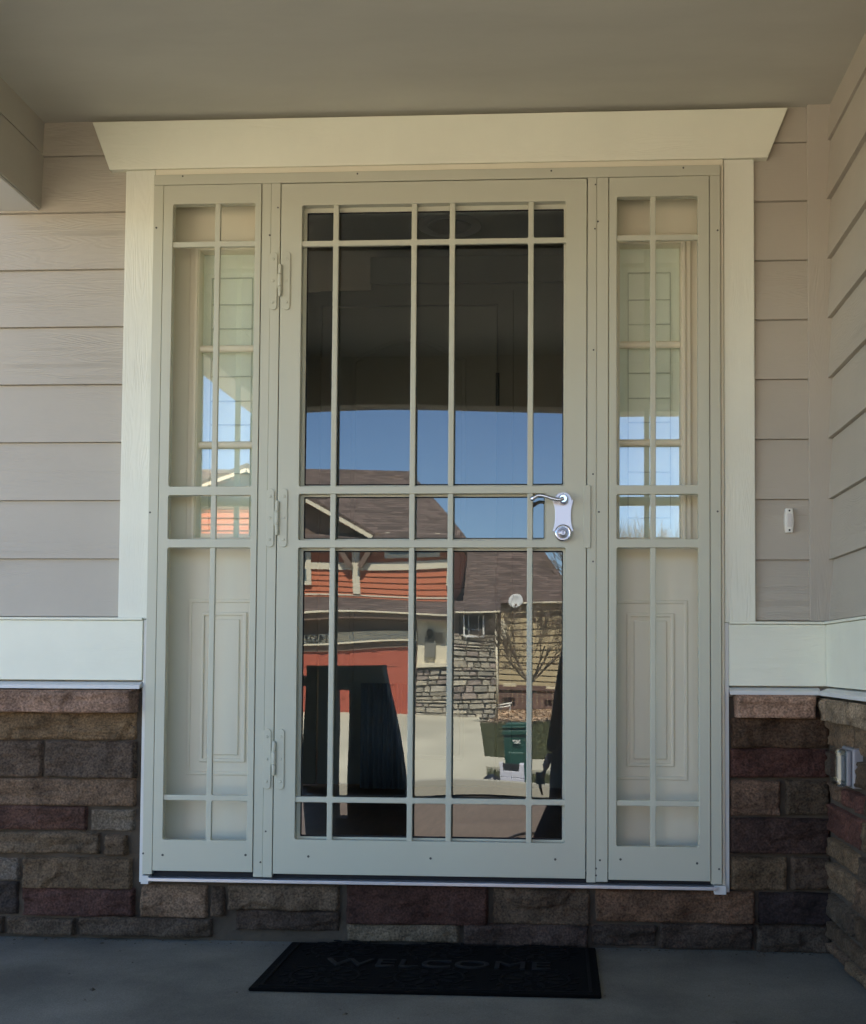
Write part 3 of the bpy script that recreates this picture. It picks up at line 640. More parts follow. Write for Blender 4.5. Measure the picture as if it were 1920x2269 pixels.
mg = mat('dry_soil', (.16, .13, .09), .95, var=.25, vscale=.8, bump=.02, bscale=9)
asph = mat('street_asphalt', (.138, .104, .082), .9, var=.16, vscale=.7, bump=.004, bscale=22, fine=.40)
conc = mat('driveway_concrete', (.40, .375, .29), .85, var=.20, vscale=.42, bump=.002, bscale=30, fine=.06, stretch=(1, .45, 1))
conc2 = mat('sidewalk_concrete', (.33, .31, .25), .85, var=.10, vscale=.8, fine=.06)
grs = mat('dull_green_turf', (.070, .074, .034), .95, var=.35, vscale=2.5, bump=.03, bscale=30, fine=.4)
mul = mat('tan_wood_mulch', (.34, .24, .155), .95, var=.4, vscale=5, bump=.03, bscale=18, fine=.5)
ground('ground', -300, 300, 2.065, 500, mg, -.012)
MB_ = MB(); MB_.box(-60, 60, -2.05, 60, -1.3, -1.2); struct(MB_.build('terrain', mg))
MB_ = MB(); MB_.box(-.98, 1.64, -2.06, WY, -.62, ZF)
struct(MB_.build('porch_floor', M['concrete'], None, .006))
ground('front_walk', -1.2, 1.64, 2.065, 4.4, conc2, .004)
ground('bounce_pad', -14, lambda Y: -1.3 - .1 * Y, 2.065, 10.5, conc, .01)  # unseen concrete added left of the porch to bounce sunlight onto it
ground('driveway', 1.75, 12, 3.3, 12.5, conc, .01)  # slab at right added out of view as a sunlight reflector for the porch
ground('street', -200, 200, 4.4, 14.3, asph, 0)
ground('kerb', -200, 200, 14.3, 14.75, conc2, .03, .2)
xd1 = lambda Y: rx(992 - 14 * (Y - 15) / 14, Y)
ground('driveway', lambda Y: rx(300, Y), xd1, 14.75, 29.35, conc, .02, .1)
ground('sidewalk', xd1, lambda Y: 60, 17.4, 19.0, conc, .022, .1)
# driveway joints
jm = mat('joint_dark', (.09, .08, .065), .9)
for Y in (17.4, 19.0, 23.2): ground('paving_joint', rx(300, Y), xd1(Y), Y - .03, Y + .03, jm, .0245)
for pa, pb in ((873, 848), (690, 640)): ground('paving_joint', lambda Y: rx(pb + (pa - pb) * (Y - 15) / 14, Y) - .018, lambda Y: rx(pb + (pa - pb) * (Y - 15) / 14, Y) + .018, 14.8, 29.3, jm, .025)
ground('lawn', xd1, 60, 19.0, 27.6, grs, .03)
ground('verge', xd1, 60, 14.75, 17.4, grs, .03)
ground('mulch_bed', lambda Y: rx(1000, Y) if Y < 29.4 else rx(1016, Y), 60, 27.6, 33.5, mul, .04)
# grass blades so the lawn reads as turf
bl = MB(); rg = random.Random(2)
for k in range(15000):
    Y = rg.uniform(14.9, 27.5)
    if 17.3 < Y < 19.05: continue
    x = rg.uniform(xd1(Y) + .02, rx(1200, Y)); z = gz(Y) + .03; a = rg.uniform(0, 3.14); h = rg.uniform(.04, .12); c, s_ = math.cos(a) * .012, math.sin(a) * .012
    lx, ly = rg.uniform(-.04, .04), rg.uniform(-.04, .04)
    bl.add([(x - c, -Y - s_, z), (x + c, -Y + s_, z), (x + lx, -Y + ly, z + h)], [(0, 1, 2)])
struct(bl.build('grass', mat('grass_blade', (.085, .09, .04), .9, var=.4, vscale=3), None, fix=False), kind='stuff')
# mulch chips
ch = MB()
for k in range(5000):
    Y = rg.uniform(27.5, 32.5); x = rg.uniform(rx(1003, Y), rx(1190, Y)); z = gz(Y) + .045; a = rg.uniform(0, 6.28); l, w_ = rg.uniform(.03, .10), rg.uniform(.008, .02)
    ca, sa = math.cos(a), math.sin(a); t = rg.uniform(0, .05)
    ch.add([(x - ca * l, -Y - sa * l, z), (x + ca * l, -Y + sa * l, z + t), (x + ca * l - sa * w_, -Y + sa * l + ca * w_, z + t + .01), (x - ca * l - sa * w_, -Y - sa * l + ca * w_, z + .01)], [(0, 1, 2, 3)])
struct(ch.build('mulch_chips', mat('wood_chip', (.42, .30, .20), .9, var=.5, vscale=4), None, fix=False), kind='stuff')

# ---- red neighbour house
HD = 29.4
orange = mat('orange_red_siding', (.44, .135, .066), .8, var=.06, vscale=1)
gdoor = mat('red_garage_door', (.36, .085, .05), .65, var=.05)
cream = mat('cream_house_trim', (.62, .56, .42), .7, var=.04)
roofm = mat('brown_asphalt_shingle', (.088, .066, .060), .92, var=.22, vscale=5, bump=.03, bscale=6, stretch=(.5, 3, 3), fine=.35)
def shingle():
    m = roofm; nt = m.node_tree; L = nt.links.new; b = nt.nodes['Principled BSDF']
    tc = N(nt, 'ShaderNodeTexCoord'); sx = N(nt, 'ShaderNodeSeparateXYZ'); L(tc.outputs['Object'], sx.inputs[0]); cb = N(nt, 'ShaderNodeCombineXYZ'); L(sx.outputs[0], cb.inputs[0]); L(sx.outputs[2], cb.inputs[1])
    bt = N(nt, 'ShaderNodeTexBrick', i_Scale=1.0); bt.inputs['Brick Width'].default_value = .34; bt.inputs['Row Height'].default_value = .085; bt.inputs['Mortar Size'].default_value = .008; bt.inputs['Mortar Smooth'].default_value = .3; bt.offset = .37
    bt.inputs['Color1'].default_value = (1.5, 1.45, 1.4, 1); bt.inputs['Color2'].default_value = (.72, .70, .68, 1); bt.inputs['Mortar'].default_value = (.38, .36, .36, 1); L(cb.outputs[0], bt.inputs[0])
    old = b.inputs['Base Color'].links[0].from_socket; mu = N(nt, 'ShaderNodeVectorMath', operation='MULTIPLY'); L(old, mu.inputs[0]); L(bt.outputs[0], mu.inputs[1]); L(mu.outputs[0], b.inputs['Base Color'])
shingle()
dkeave = mat('brown_eave_paint', (.15, .10, .075), .8)
tan = mat('tan_siding', (.40, .32, .19), .85, var=.08)
dark = mat('dark_window_glass', (.015, .017, .02), .08, spec=.8)
dgreen = mat('grey_green_window', (.10, .13, .125), .1, spec=.7)
def stonewall_mat():
    m = bpy.data.materials.new('stacked_fieldstone'); m.use_nodes = True; nt = m.node_tree; L = nt.links.new; b = nt.nodes['Principled BSDF']; b.inputs['Roughness'].default_value = .9
    at = N(nt, 'ShaderNodeAttribute', attribute_name='tone'); n1 = N(nt, 'ShaderNodeTexNoise', i_Scale=9.0, i_Detail=5.0)
    tc = N(nt, 'ShaderNodeTexCoord'); L(tc.outputs['Object'], n1.inputs[0])
    mr = N(nt, 'ShaderNodeMapRange'); mr.inputs[1].default_value = .3; mr.inputs[2].default_value = .7; mr.inputs[3].default_value = .7; mr.inputs[4].default_value = 1.3; L(n1.outputs[0], mr.inputs[0])
    v = N(nt, 'ShaderNodeVectorMath', operation='SCALE'); L(at.outputs['Color'], v.inputs[0]); L(mr.outputs[0], v.inputs['Scale']); L(v.outputs[0], b.inputs['Base Color']); return m
fstone = stonewall_mat()
nh = thing('neighbour_house', 'orange red house with brown roof and garage across the street, reflected in the door glass', 'house', (rx(720, HD), -HD, gz(HD)))
Xg0 = rx(380, HD); Xg1 = rx(838, HD)                       # garage block
zb_ = gz(HD); zgt = rz(1322, HD); zeave = rz(1255, HD)
MB().box(Xg0, rx(918, HD), -HD - 7, -HD, zb_ - .3, zeave).build('garage_wall', dkeave, nh)
# garage door with raised panels
gd = MB().box(rx(430, HD), Xg1 - .02, -HD, -HD + .05, zb_, zgt).build('garage_door', gdoor, nh)
gp = MB(); x = rx(430, HD) + .08
while x < Xg1 - .6:
    for r in range(4):
        z0 = zb_ + .06 + r * (zgt - zb_) / 4; gp.box(x, x + .52, -HD + .05, -HD + .066, z0, z0 + (zgt - zb_) / 4 - .12)
    x += .64
gp.build('raised_panel', gdoor, gd, .008)
for r in range(1, 4):
    z0 = zb_ + r * (zgt - zb_) / 4
# entablature with house number
MB().box(Xg0, Xg1 + .05, -HD, -HD + .14, zgt + .17, zgt + .40).build('number_board', cream, nh)
MB().box(Xg0, Xg1 + .05, -HD, -HD + .10, zgt, zgt + .168).build('lintel', dkeave, nh)
MB().box(Xg0, Xg1 + .05, -HD + .14, -HD + .17, zgt + .15, zgt + .19).build('drip_edge', cream, nh)
qn = rf(652, 1291, HD - .2)
textmesh('house_number', '14527', .26, .012, Matrix(((-1, 0, 0, qn.x), (0, 0, 1, -HD + .155), (0, 1, 0, zgt + .285), (0, 0, 0, 1))), M['black'], nh)
# lower roof over garage with gutter
zr0, zr1 = zeave + .02, rz(1222, HD + 1.6)
rl = MB(); xg0, xg1 = Xg0 - .5, rx(925, HD)
rl.add([(xg0, -HD + .45, zr0), (xg1, -HD + .45, zr0), (xg1, -HD - 1.75, zr1 + .02), (xg0, -HD - 1.75, zr1 + .02), (xg0, -HD + .45, zr0 - .12), (xg1, -HD + .45, zr0 - .12), (xg1, -HD - 1.75, zr1 - .2), (xg0, -HD - 1.75, zr1 - .2)],
       [(0, 1, 2, 3), (4, 7, 6, 5), (0, 4, 5, 1), (1, 5, 6, 2), (2, 6, 7, 3), (3, 7, 4, 0)])
rl.build('lower_roof', roofm, nh)
MB().box(xg0, xg1, -HD + .46, -HD + .53, zr0 - .04, zr0 + .015).build('gutter', cream, nh, .01)
MB().box(xg0, xg1, -HD + .445, -HD + .455, zr0 - .20, zr0 - .05).build('fascia', dkeave, nh)
# upper storey
UD = HD + 1.7
ux0, ux1 = rx(380, UD), rx(918, UD); zu0 = zr1 - .1; zu1 = rz(1080, UD)
us = MB(); z = zu0; zpk = rz(960, UD)
pk = (rx(500, UD), rz(960, UD)); gr_end = (rx(742, UD), rz(1094, UD)); gl_end = (rx(380, UD), rz(1003, UD))
us.prism([(ux0, zu0), (ux1, zu0), (ux1, zu1 - .25), (gr_end[0], zu1 - .25), gr_end, pk, gl_end, (ux0, zu1 - .25)], -UD - .2, -UD)
us.build('upper_wall', orange, nh)
zgb = rz(1112, UD); xa_ = ux0; dgx = pk[0] + (gr_end[0] - pk[0]) * .97
MB().prism([(ux0, rz(1034, UD)), (rx(560, UD), rz(1034, UD)), (rx(560, UD), zgb), (dgx, zgb), (gr_end[0], gr_end[1] - .02), (pk[0], pk[1] - .03), (gl_end[0], gl_end[1] - .03), (ux0, gl_end[1] - .03)], -UD, -UD + .045).build('gable_face', dkeave, nh)
lp_ = MB(); z = zu0 + .1
while z < zpk - .1:
    xe = ux1 if z < zu1 - .3 else pk[0] + (gr_end[0] - pk[0]) * (zpk - z) / (zpk - gr_end[1])
    xs_ = ux0 if z < gl_end[1] else pk[0] + (gl_end[0] - pk[0]) * (zpk - z) / (zpk - gl_end[1])
    lp_.prism([(-UD, z + .17), (-UD + .028, z + .012), (-UD + .002, z + .010), (-UD, z + .012)], xs_, xe, 'x'); z += .185
lp_.build('lap_siding', orange, nh)
def bar2(mb, p, q, w_, y0, y1):
    p, q = Vector(p), Vector(q); d = (q - p).normalized(); n_ = Vector((-d.y, d.x)) * w_ / 2
    mb.prism([tuple(p - n_), tuple(q - n_), tuple(q + n_), tuple(p + n_)], y0, y1)
ft = MB(); P2 = lambda px, py, d=UD: ((rx(px, d)), rz(py, d, px))
ft2 = MB()
bar2(ft, (ux0, rz(1153, UD)), (ux1, rz(1146, UD)), .22, -UD, -UD + .055)
bar2(ft2, P2(727, 1095), P2(727, 1212), .20, -UD + .002, -UD + .072)
ft2.build('trim_post', cream, nh); ft2 = MB(); bar2(ft2, (ux1 - .09, zu1 - .3), (ux1 - .09, rz(1188, UD)), .17, -UD + .002, -UD + .072)
bar2(ft, (ux0, rz(1218, UD)), (ux1, rz(1214, UD)), .05, -UD, -UD + .04)
ft.build('trim_board', cream, nh); ft2.build('trim_post', cream, nh)
# brackets under the gable
for s_ in (-1, 1):
    b_ = MB(); xb = rx(727, UD)
    bar2(b_, (xb + s_ * .62, rz(1090, UD)), (xb + s_ * .12, rz(1150, UD)), .13, -UD + .10, -UD + .24); b_.build('bracket', dkeave, nh)
# gable rake boards and gable roof
rk = MB(); off = .35
for e in (gr_end, gl_end):
    bar2(rk, (pk[0], pk[1] + .05), (e[0] + (.25 if e is gr_end else -.25), e[1] - .06), .10, -UD + .335, -UD + .40)
rk.build('rake_board', cream, nh)
gro = MB()
for e, s_ in ((gr_end, 1), (gl_end, -1)):
    ex, ez = e[0] + s_ * .3, e[1] + .06
    gro.add([(pk[0], -UD + .33, pk[1] + .26), (ex, -UD + .33, ez), (ex, -UD - 5, ez), (pk[0], -UD - 5, pk[1] + .26), (pk[0], -UD + .33, pk[1] + .14), (ex, -UD + .33, ez - .12), (ex, -UD - 5, ez - .12), (pk[0], -UD - 5, pk[1] + .14)],
            [(0, 1, 2, 3), (4, 7, 6, 5), (0, 4, 5, 1), (1, 5, 6, 2), (2, 6, 7, 3), (3, 7, 4, 0)])
gro.build('gable_roof', roofm, nh)
# upper window at left
wx0, wx1, wz0, wz1 = rx(560, UD), rx(628, UD), rz(1186, UD), rz(1102, UD)
wn = MB().box(wx0, wx1, -UD + .02, -UD + .05, wz0, wz1).build('window', dgreen, nh)
wf = MB(); wf.box(wx0 - .14, wx0, -UD, -UD + .10, wz0 - .13, wz1 + .13).box(wx1, wx1 + .14, -UD, -UD + .10, wz0 - .13, wz1 + .13).box(wx0, wx1, -UD, -UD + .098, wz0 - .13, wz0).box(wx0, wx1, -UD, -UD + .098, wz1, wz1 + .13); wf.build('frame', cream, wn)
wx0, wx1, wz0, wz1 = rx(790, UD), rx(880, UD), rz(1126, UD), rz(1095, UD)
wn = MB().box(wx0, wx1, -UD + .02, -UD + .07, wz0, wz1).build('window', dgreen, nh)
wf = MB(); wf.box(wx0 - .13, wx0, -UD, -UD + .10, wz0 - .1, wz1 + .1).box(wx1, wx1 + .13, -UD, -UD + .10, wz0 - .1, wz1 + .1).box(wx0, wx1, -UD, -UD + .098, wz0 - .1, wz0); wf.build('frame', cream, wn)
# main roof: long slope up to the ridge, hipped on the right
MD = UD
ev = [(ux0 - 3, -MD + .4, zu1 - .25), (rx(948, MD - .4), -MD + .4, zu1 - .30), (rx(830, MD + 5), -MD - 5, rz(956, MD + 5)), (ux0 - 3, -MD - 5, rz(950, MD + 5)), (rx(948, MD + 10), -MD - 10, zu1 - .25), (ux0 - 3, -MD - 10, zu1 - .25)]
mr_ = MB(); mr_.add(ev, [(0, 1, 2, 3), (1, 4, 2), (4, 5, 3, 2), (0, 3, 5), (0, 5, 4, 1)]); mr_.build('main_roof', roofm, nh)
MB().box(ux0, ux1, -MD - 9.5, -MD - .2, zu0, zu1 - .3).build('rear_wall', orange, nh)
rv = MB(); q = rf(808, 1062, MD + 2); rv.lathe((q.x, q.y, q.z - .3), (0, 0, 1), [(.06, 0), (.06, .45), (.09, .46), (.09, .52)], 10); rv.build('roof_vent', dkeave, nh); rv = MB(); q = rf(806, 975, MD + 4.5); rv.box(q.x - .16, q.x + .16, q.y - .1, q.y + .1, q.z - .1, q.z + .1); rv.build('roof_vent', dkeave, nh)
# right wing roof (big brown slope) and stone entry bay
WD = 33.6
wxa, wxb = rx(914, WD), rx(1165, WD)
zwe = rz(1228, WD - .5)
wr = MB(); RD = WD + 4.2
wr.add([(wxa - .0, -WD + .12, zwe), (wxb + .35, -WD + .12, zwe), (rx(1100, RD), -RD, rz(1106, RD)), (wxa - .0, -RD, rz(1096, RD)), (wxa, -RD - 3.5, zwe), (wxb + .35, -RD - 3.5, zwe)],
       [(0, 1, 2, 3), (1, 5, 2), (5, 4, 3, 2), (0, 3, 4), (0, 4, 5, 1)])
wr.build('wing_roof', roofm, nh)
MB().box(rx(1045, WD), wxb + .35, -WD + .13, -WD + .19, zwe - .06, zwe + .0).build('gutter', cream, nh, .01)
# tan wall of the wing behind the tree
TD = WD + .05
MB().box(rx(1016, TD), wxb, -TD - .3, -TD, gz(TD) - .2, zwe - .06).build('side_wall', tan, nh)
tl = MB(); z = gz(TD)
while z < zwe - .2:
    tl.prism([(-TD, z + .18), (-TD + .025, z + .01), (-TD, z + .01)], rx(1016, TD), wxb, 'x'); z += .19
tl.build('side_siding', tan, nh)
MB().box(rx(1027, TD), rx(1040, TD), -TD + .002, -TD + .06, rz(1300, TD), rz(1262, TD)).build('window_trim', cream, nh)
# stone bay
SB = HD - .55
def fieldstone(mb, x0, x1, z0, z1, y, seed, cols, tilt=0):
    r = random.Random(seed); z = z0
    mb.box(x0, x1, y - .3, y, z0, z1, (.06, .052, .045))
    while z < z1 - .02:
        h = min(r.uniform(.07, .20), z1 - z); x = x0
        while x < x1 - .02:
            w_ = min(r.uniform(.14, .5), x1 - x); c = r.choice(cols); k = r.uniform(.8, 1.2); col = tuple(v * k for v in c); j = lambda: r.uniform(-.018, .018)
            hh_ = h * r.uniform(.86, 1.02); d = r.uniform(.03, .085)
            a = [(x + .01 + j() * .5, y, z + .008 + j() * .4), (x + w_ - .012 + j() * .5, y, z + .008 + j() * .4), (x + w_ - .012 + j() * .5, y, z + hh_ - .01 + j()), (x + .01, y, z + hh_ - .01 + j())]
            f = [(px_ + (.012 if i in (0, 3) else -.012), y + d + j() * .5, pz_ + (.012 if i < 2 else -.012)) for i, (px_, _, pz_) in enumerate(a)]
            mb.add(a + f, [(4, 5, 6, 7), (0, 1, 5, 4), (1, 2, 6, 5), (2, 3, 7, 6), (3, 0, 4, 7)], col)
            x += w_
        z += h
fc = [(.34, .30, .23), (.28, .25, .195), (.38, .34, .265), (.27, .22, .185), (.32, .29, .235)]
st = MB(); fieldstone(st, rx(918, SB), rx(1018, SB), zb_ - .02, rz(1292, SB), -SB, 4, fc); st.build('stone_bay', fstone, nh, fix=False)
MB().box(rx(924, SB), rx(1018, SB), -SB - .3, -SB - .02, rz(1292, SB), rz(1240, SB)).build('bay_wall', mat('dark_brown_board', (.085, .068, .06), .85), nh)
zbe = rz(1243, SB - .5)
br = MB(); br.add([(rx(925, SB - .5), -SB + .28, zbe), (rx(1024, SB - .5), -SB + .28, zbe), (rx(1024, WD + 1.5), -WD - 1.5, zbe + .95), (rx(925, WD + 1.5), -WD - 1.5, zbe + .95), (rx(925, SB - .5), -SB + .28, zbe - .1), (rx(1024, SB - .5), -SB + .28, zbe - .1), (rx(1024, WD), -WD - 1.5, zbe - .1), (rx(925, WD), -WD - 1.5, zbe - .1)],
       [(0, 1, 2, 3), (4, 7, 6, 5), (0, 4, 5, 1), (1, 5, 6, 2), (2, 6, 7, 3), (3, 7, 4, 0)]); br.build('bay_roof', roofm, nh)
MB().box(rx(925, SB - .5), rx(1024, SB - .5), -SB + .29, -SB + .34, zbe - .05, zbe).build('gutter', cream, nh, .01)
wx0, wx1, wz0, wz1 = rx(947, SB - .1), rx(987, SB - .1), rz(1294, SB), rz(1252, SB)
wn = MB().box(wx0, wx1, -SB + .03, -SB + .06, wz0, wz1).build('window', dark, nh)
wf = MB(); wf.box(wx0 - .05, wx0, -SB, -SB + .12, wz0 - .05, wz1 + .05).box(wx1, wx1 + .05, -SB, -SB + .12, wz0 - .05, wz1 + .05).box(wx0, wx1, -SB, -SB + .118, wz0 - .06, wz0).box(wx0, wx1, -SB, -SB + .118, wz1, wz1 + .04)
for f in (.22, .78): wf.box(wx0 + (wx1 - wx0) * f - .008, wx0 + (wx1 - wx0) * f + .008, -SB + .0605, -SB + .075, wz0 + .001, wz1 - .001)
wf.box(wx0, wx1, -SB + .0757, -SB + .08, wz0 + .16, wz0 + .175)
wf.build('frame', M['white'], wn)
# cream entry wall over low stone, with a porch lamp
EB = HD - .05
ex0, ex1 = rx(842, EB), rx(908, EB)
st = MB(); fieldstone(st, ex0, ex1, zb_ - .02, rz(1358, EB), -EB, 9, fc); st.build('stone_base', fstone, nh, fix=False)
MB().box(ex0, ex1, -EB - .2, -EB + .02, rz(1352, EB), zeave - .02).build('entry_wall', cream, nh)
MB().box(ex0, ex1 + .05, -EB - .2, -EB + .13, rz(1358, EB), rz(1351, EB)).build('stone_ledge', cream, nh)
le = MB(); lx = rx(868, EB - .1); zl_ = rz(1345, EB)
le.box(lx - .16, lx + .16, -EB + .021, -EB + .10, zl_ + .05, zl_ + .48); le.build('meter_box', mat('grey_meter', (.20, .19, .16), .5, metal=.3), nh, .02)
le = MB(); le.box(lx - .14, lx + .13, -EB + .021, -EB + .15, zl_ + .50, zl_ + .56).lathe((lx, -EB + .12, zl_ + .56), (0, 0, 1), [(.05, 0), (.09, .06), (.10, .16), (.04, .24)], 10); le.build('porch_lamp', M['black'], nh)
MB().box(rx(884, EB - .1) - .14, rx(884, EB - .1) + .14, -EB + .021, -EB + .05, zl_ + .42, zl_ + .70).build('notice_board', mat('brown_board', (.25, .2, .14), .7), nh)
# downspouts
dsx = rx(912, EB - .15)
MB().path([(dsx, -EB + .40, zeave - .05), (dsx, -EB + .38, zeave - .2), (dsx + .02, -EB + .10, zeave - .55), (dsx - .02, -EB + .10, zb_ + .4), (dsx - .06, -EB + .12, zb_ + .05)], [.042] * 5, 8).build('downspout', cream, nh)
d2 = rx(1017, SB - .1)
MB().path([(d2, -SB + .26, zbe - .05), (d2, -SB + .24, zbe - .15), (d2, -SB + .06, zbe - .35), (d2 - .01, -SB + .06, zb_ + .05)], [.035] * 4, 8).build('downspout', cream, nh)

# satellite dish on the roof edge
q = rf(1055, 1226, SB - 1.0)
sdh = thing('satellite_dish', 'round pale grey satellite dish at the brown roof edge in the reflection', 'satellite dish', (q.x, q.y, q.z - .25))
MB().lathe((q.x, q.y - .03, q.z), (.1, 1, .12), [(.02, -.03), (.10, -.02), (.17, .01), (.185, .03), (.18, .035), (.10, .0), (.02, -.01)], 24).build('dish', mat('dish_grey', (.55, .56, .55), .5), sdh)
MB().tube((q.x, q.y - .05, q.z), (q.x, q.y - .2, q.z - .35), .02).tube((q.x, q.y - .2, q.z - .35), (q.x, q.y - 1.1, q.z - .35), .018).build('mast', dkeave, sdh)
MB().tube((q.x, q.y, q.z - .14), (q.x + .02, q.y + .22, q.z - .12), .01).box(q.x - .01, q.x + .05, q.y + .2, q.y + .26, q.z - .15, q.z - .09).build('feed_arm', dkeave, sdh)

# ---- fence and things by the fence
FD = 32.6
fn = thing('fence', 'brown board fence behind the bare tree, reflected at the right of the glass', 'fence', (rx(1085, FD), -FD, gz(FD)))
fw = mat('brown_fence_stain', (.14, .085, .07), .85, var=.2, vscale=3)
f_ = MB(); x = rx(1020, FD)
while x < rx(1300, FD): f_.box(x, x + .135, -FD - .02, -FD, gz(FD), rz(1392, FD)); x += .145
f_.build('fence_boards', fw, fn)
f_ = MB()
for py in (1400, 1440): f_.box(rx(1019, FD), rx(1300, FD), -FD + .001, -FD + .05, rz(py, FD) - .045, rz(py, FD) + .045)
f_.build('rail', fw, fn)
lumb = mat('pale_lumber', (.60, .52, .36), .7, var=.1)
q = rf(1043, 1397, FD - .3)
o = MB().box(q.x - .20, q.x + .20, q.y - .05, q.y + .06, q.z - .0, q.z + .10).build('lumber_board', lumb, None, .006); tag(o, 'pale cream board lying along the fence, left of the tree', 'board')
q = rf(1128, 1398, FD - .3)
o = MB().box(q.x - .16, q.x + .16, q.y - .05, q.y + .06, q.z - .03, q.z + .05).build('lumber_board', lumb, None, .006); tag(o, 'pale cream board lying along the fence, right of the tree', 'board')
q = rf(1034, 1434, FD - .5)
o = MB(); o.tube((q.x - .2, q.y, q.z - .03), (q.x + .2, q.y, q.z + .03), .03, n=10).tube((q.x - .2, q.y + .05, q.z - .11), (q.x + .15, q.y + .05, q.z - .05), .022, n=10); o.tube((q.x + .14, q.y, q.z - .4), (q.x + .14, q.y, q.z), .02); o.tube((q.x - .14, q.y, q.z - .4), (q.x - .14, q.y, q.z), .02)
o = o.build('pipe_rack', M['white']); tag(o, 'white pipes resting low in front of the fence', 'pipes')

q0 = None
def gpt(px, py):
    a = inv(px, py, 2 * GLASS + 1.0); d = a - CP; best = None
    for k in range(400):
        Y = 2.1 + k * .02; p = CP + d * ((Y + 2 * GLASS - CP.y) / d.y)
        if p.z < gz(Y) + .02: return Vector((p.x, -Y, gz(Y) + .02))
    return Vector((0, -5, gz(5)))
hp_ = [gpt(*p) for p in ((1030, 1712), (1050, 1704), (1075, 1699), (1110, 1700), (1150, 1696), (1185, 1697))]
hs = spline(hp_); o = MB().path(hs, [.011] * len(hs), 8).build('cable', M['black']); tag(o, 'thin black cable lying across the brown pavement, low in the reflection', 'cable')
# ---- bare trees
def bare_tree(name, base, h, spread, seed, label, levels=5, r0=.07, mt_=None, splitz=.28, group=None, lean=(0, 0), n1=7):
    r = random.Random(seed); t = thing(name, label, 'tree', base, group); tr = MB(); cr = MB()
    base = Vector(base)
    def grow(mb, p, d, l, rad, lv):
        steps = 3; pts = [p]; rs = [rad]
        for s in range(steps):
            d = (d + Vector((r.uniform(-.16, .16), r.uniform(-.16, .16), r.uniform(-.04, .16)))).normalized(); p = p + d * l / steps; pts.append(p); rs.append(rad * (1 - .38 * (s + 1) / steps))
        for i in range(steps): mb.tube(pts[i], pts[i + 1], rs[i], rs[i + 1], 6 if lv < 2 else (4 if lv < 4 else 3), caps=False)
        if lv >= levels: return
        for k in range(r.choice((3, 3, 4, 4))):
            ax = d.orthogonal().normalized(); ax.rotate(Matrix.Rotation(r.uniform(0, 6.28), 3, d))
            nd = (d + ax * r.uniform(.35, .85) * spread).normalized(); f = r.uniform(.4, 1)
            grow(mb, pts[1 + int(f * 1.99)], nd, l * r.uniform(.60, .82), max(.0055, rs[-1] * .66), lv + 1)
    top = base + Vector((lean[0], lean[1], h * splitz)); tr.tube(base - Vector((0, 0, .1)), top, r0, r0 * .8, 8)
    for k in range(n1):
        a = 2 * math.pi * k / n1 + r.uniform(-.3, .3)
        d = Vector((math.cos(a) * spread, math.sin(a) * spread, r.uniform(.6, 1.3))).normalized(); grow(cr, top, d, h * .32, r0 * .5, 1)
    tr.build('trunk', mt_, t, fix=False); cr.build('crown', mt_, t, fix=False); return t
bark = mat('grey_tan_bark', (.15, .115, .085), .9, var=.25, vscale=6)
q = rf(1086, 1462, 26.5)
bare_tree('bare_tree', (q.x, q.y, gz(26.5)), 3.4, .95, 21, 'bare spreading tree in front of the fence, behind the last glass bar', 5, .055, bark, .34)
q = rf(1300, 1462, 27.5)
bare_tree('bare_tree', (q.x, q.y, gz(27.5)), 5.6, .45, 5, 'tall bare tree whose twigs show in the right sidelight glass', 5, .07, bark, .3)

# ---- green wheeled bin
BD = 15.9
q = rf(1057, 1598, BD); bz = gz(BD) + .03; bxn = q.x; ztop = rz(1482, BD, 1057)
bn = thing('wheeled_bin', 'dark green wheeled rubbish bin standing by the kerb in the reflection', 'wheeled bin', (bxn, -BD, bz))
gm = mat('dark_green_plastic', (.018, .066, .050), .45, var=.06)
hw = (rx(1084, BD) - rx(1030, BD)) / 2
b_ = MB(); hb_, ht_ = hw * .80, hw
vs = [(bxn - hb_, -BD - hb_, bz + .06), (bxn + hb_, -BD - hb_, bz + .06), (bxn + hb_, -BD + hb_, bz + .06), (bxn - hb_, -BD + hb_, bz + .06), (bxn - ht_, -BD - ht_ * 1.2, ztop), (bxn + ht_, -BD - ht_ * 1.2, ztop), (bxn + ht_, -BD + ht_, ztop), (bxn - ht_, -BD + ht_, ztop)]
b_.add(vs, [(0, 3, 2, 1), (4, 5, 6, 7), (0, 1, 5, 4), (1, 2, 6, 5), (2, 3, 7, 6), (3, 0, 4, 7)]); b_.build('body', gm, bn, .02, 3)
b_ = MB(); b_.box(bxn - ht_ - .02, bxn + ht_ + .02, -BD - ht_ * 1.2, -BD + ht_ + .03, ztop + .003, ztop + .03).box(bxn - ht_ * .8, bxn + ht_ * .8, -BD - ht_, -BD + ht_ * .7, ztop + .025, ztop + .075); b_.build('lid', gm, bn, .015, 3)
MB().box(bxn - ht_ - .015, bxn + ht_ + .015, -BD + ht_ * .92, -BD + ht_ + .02, ztop - .10, ztop - .03).build('rim', gm, bn, .01)
MB().prism([(bxn - .13, bz + .12), (bxn + .13, bz + .12), (bxn + .14, ztop - .35), (bxn - .14, ztop - .35)], -BD + hb_ * .6, -BD + ht_ + .012).build('front_rib', gm, bn, .02)
for s_ in (-1, 1): MB().lathe((bxn + s_ * hb_, -BD - hb_, bz + .1), (s_, 0, 0), [(.10, 0), (.10, .04), (.04, .05)], 16).build('wheel', M['black'], bn)
MB().tube((bxn - ht_ * .8, -BD - ht_ * 1.35, ztop - .03), (bxn + ht_ * .8, -BD - ht_ * 1.35, ztop - .03), .014).build('handle', gm, bn)
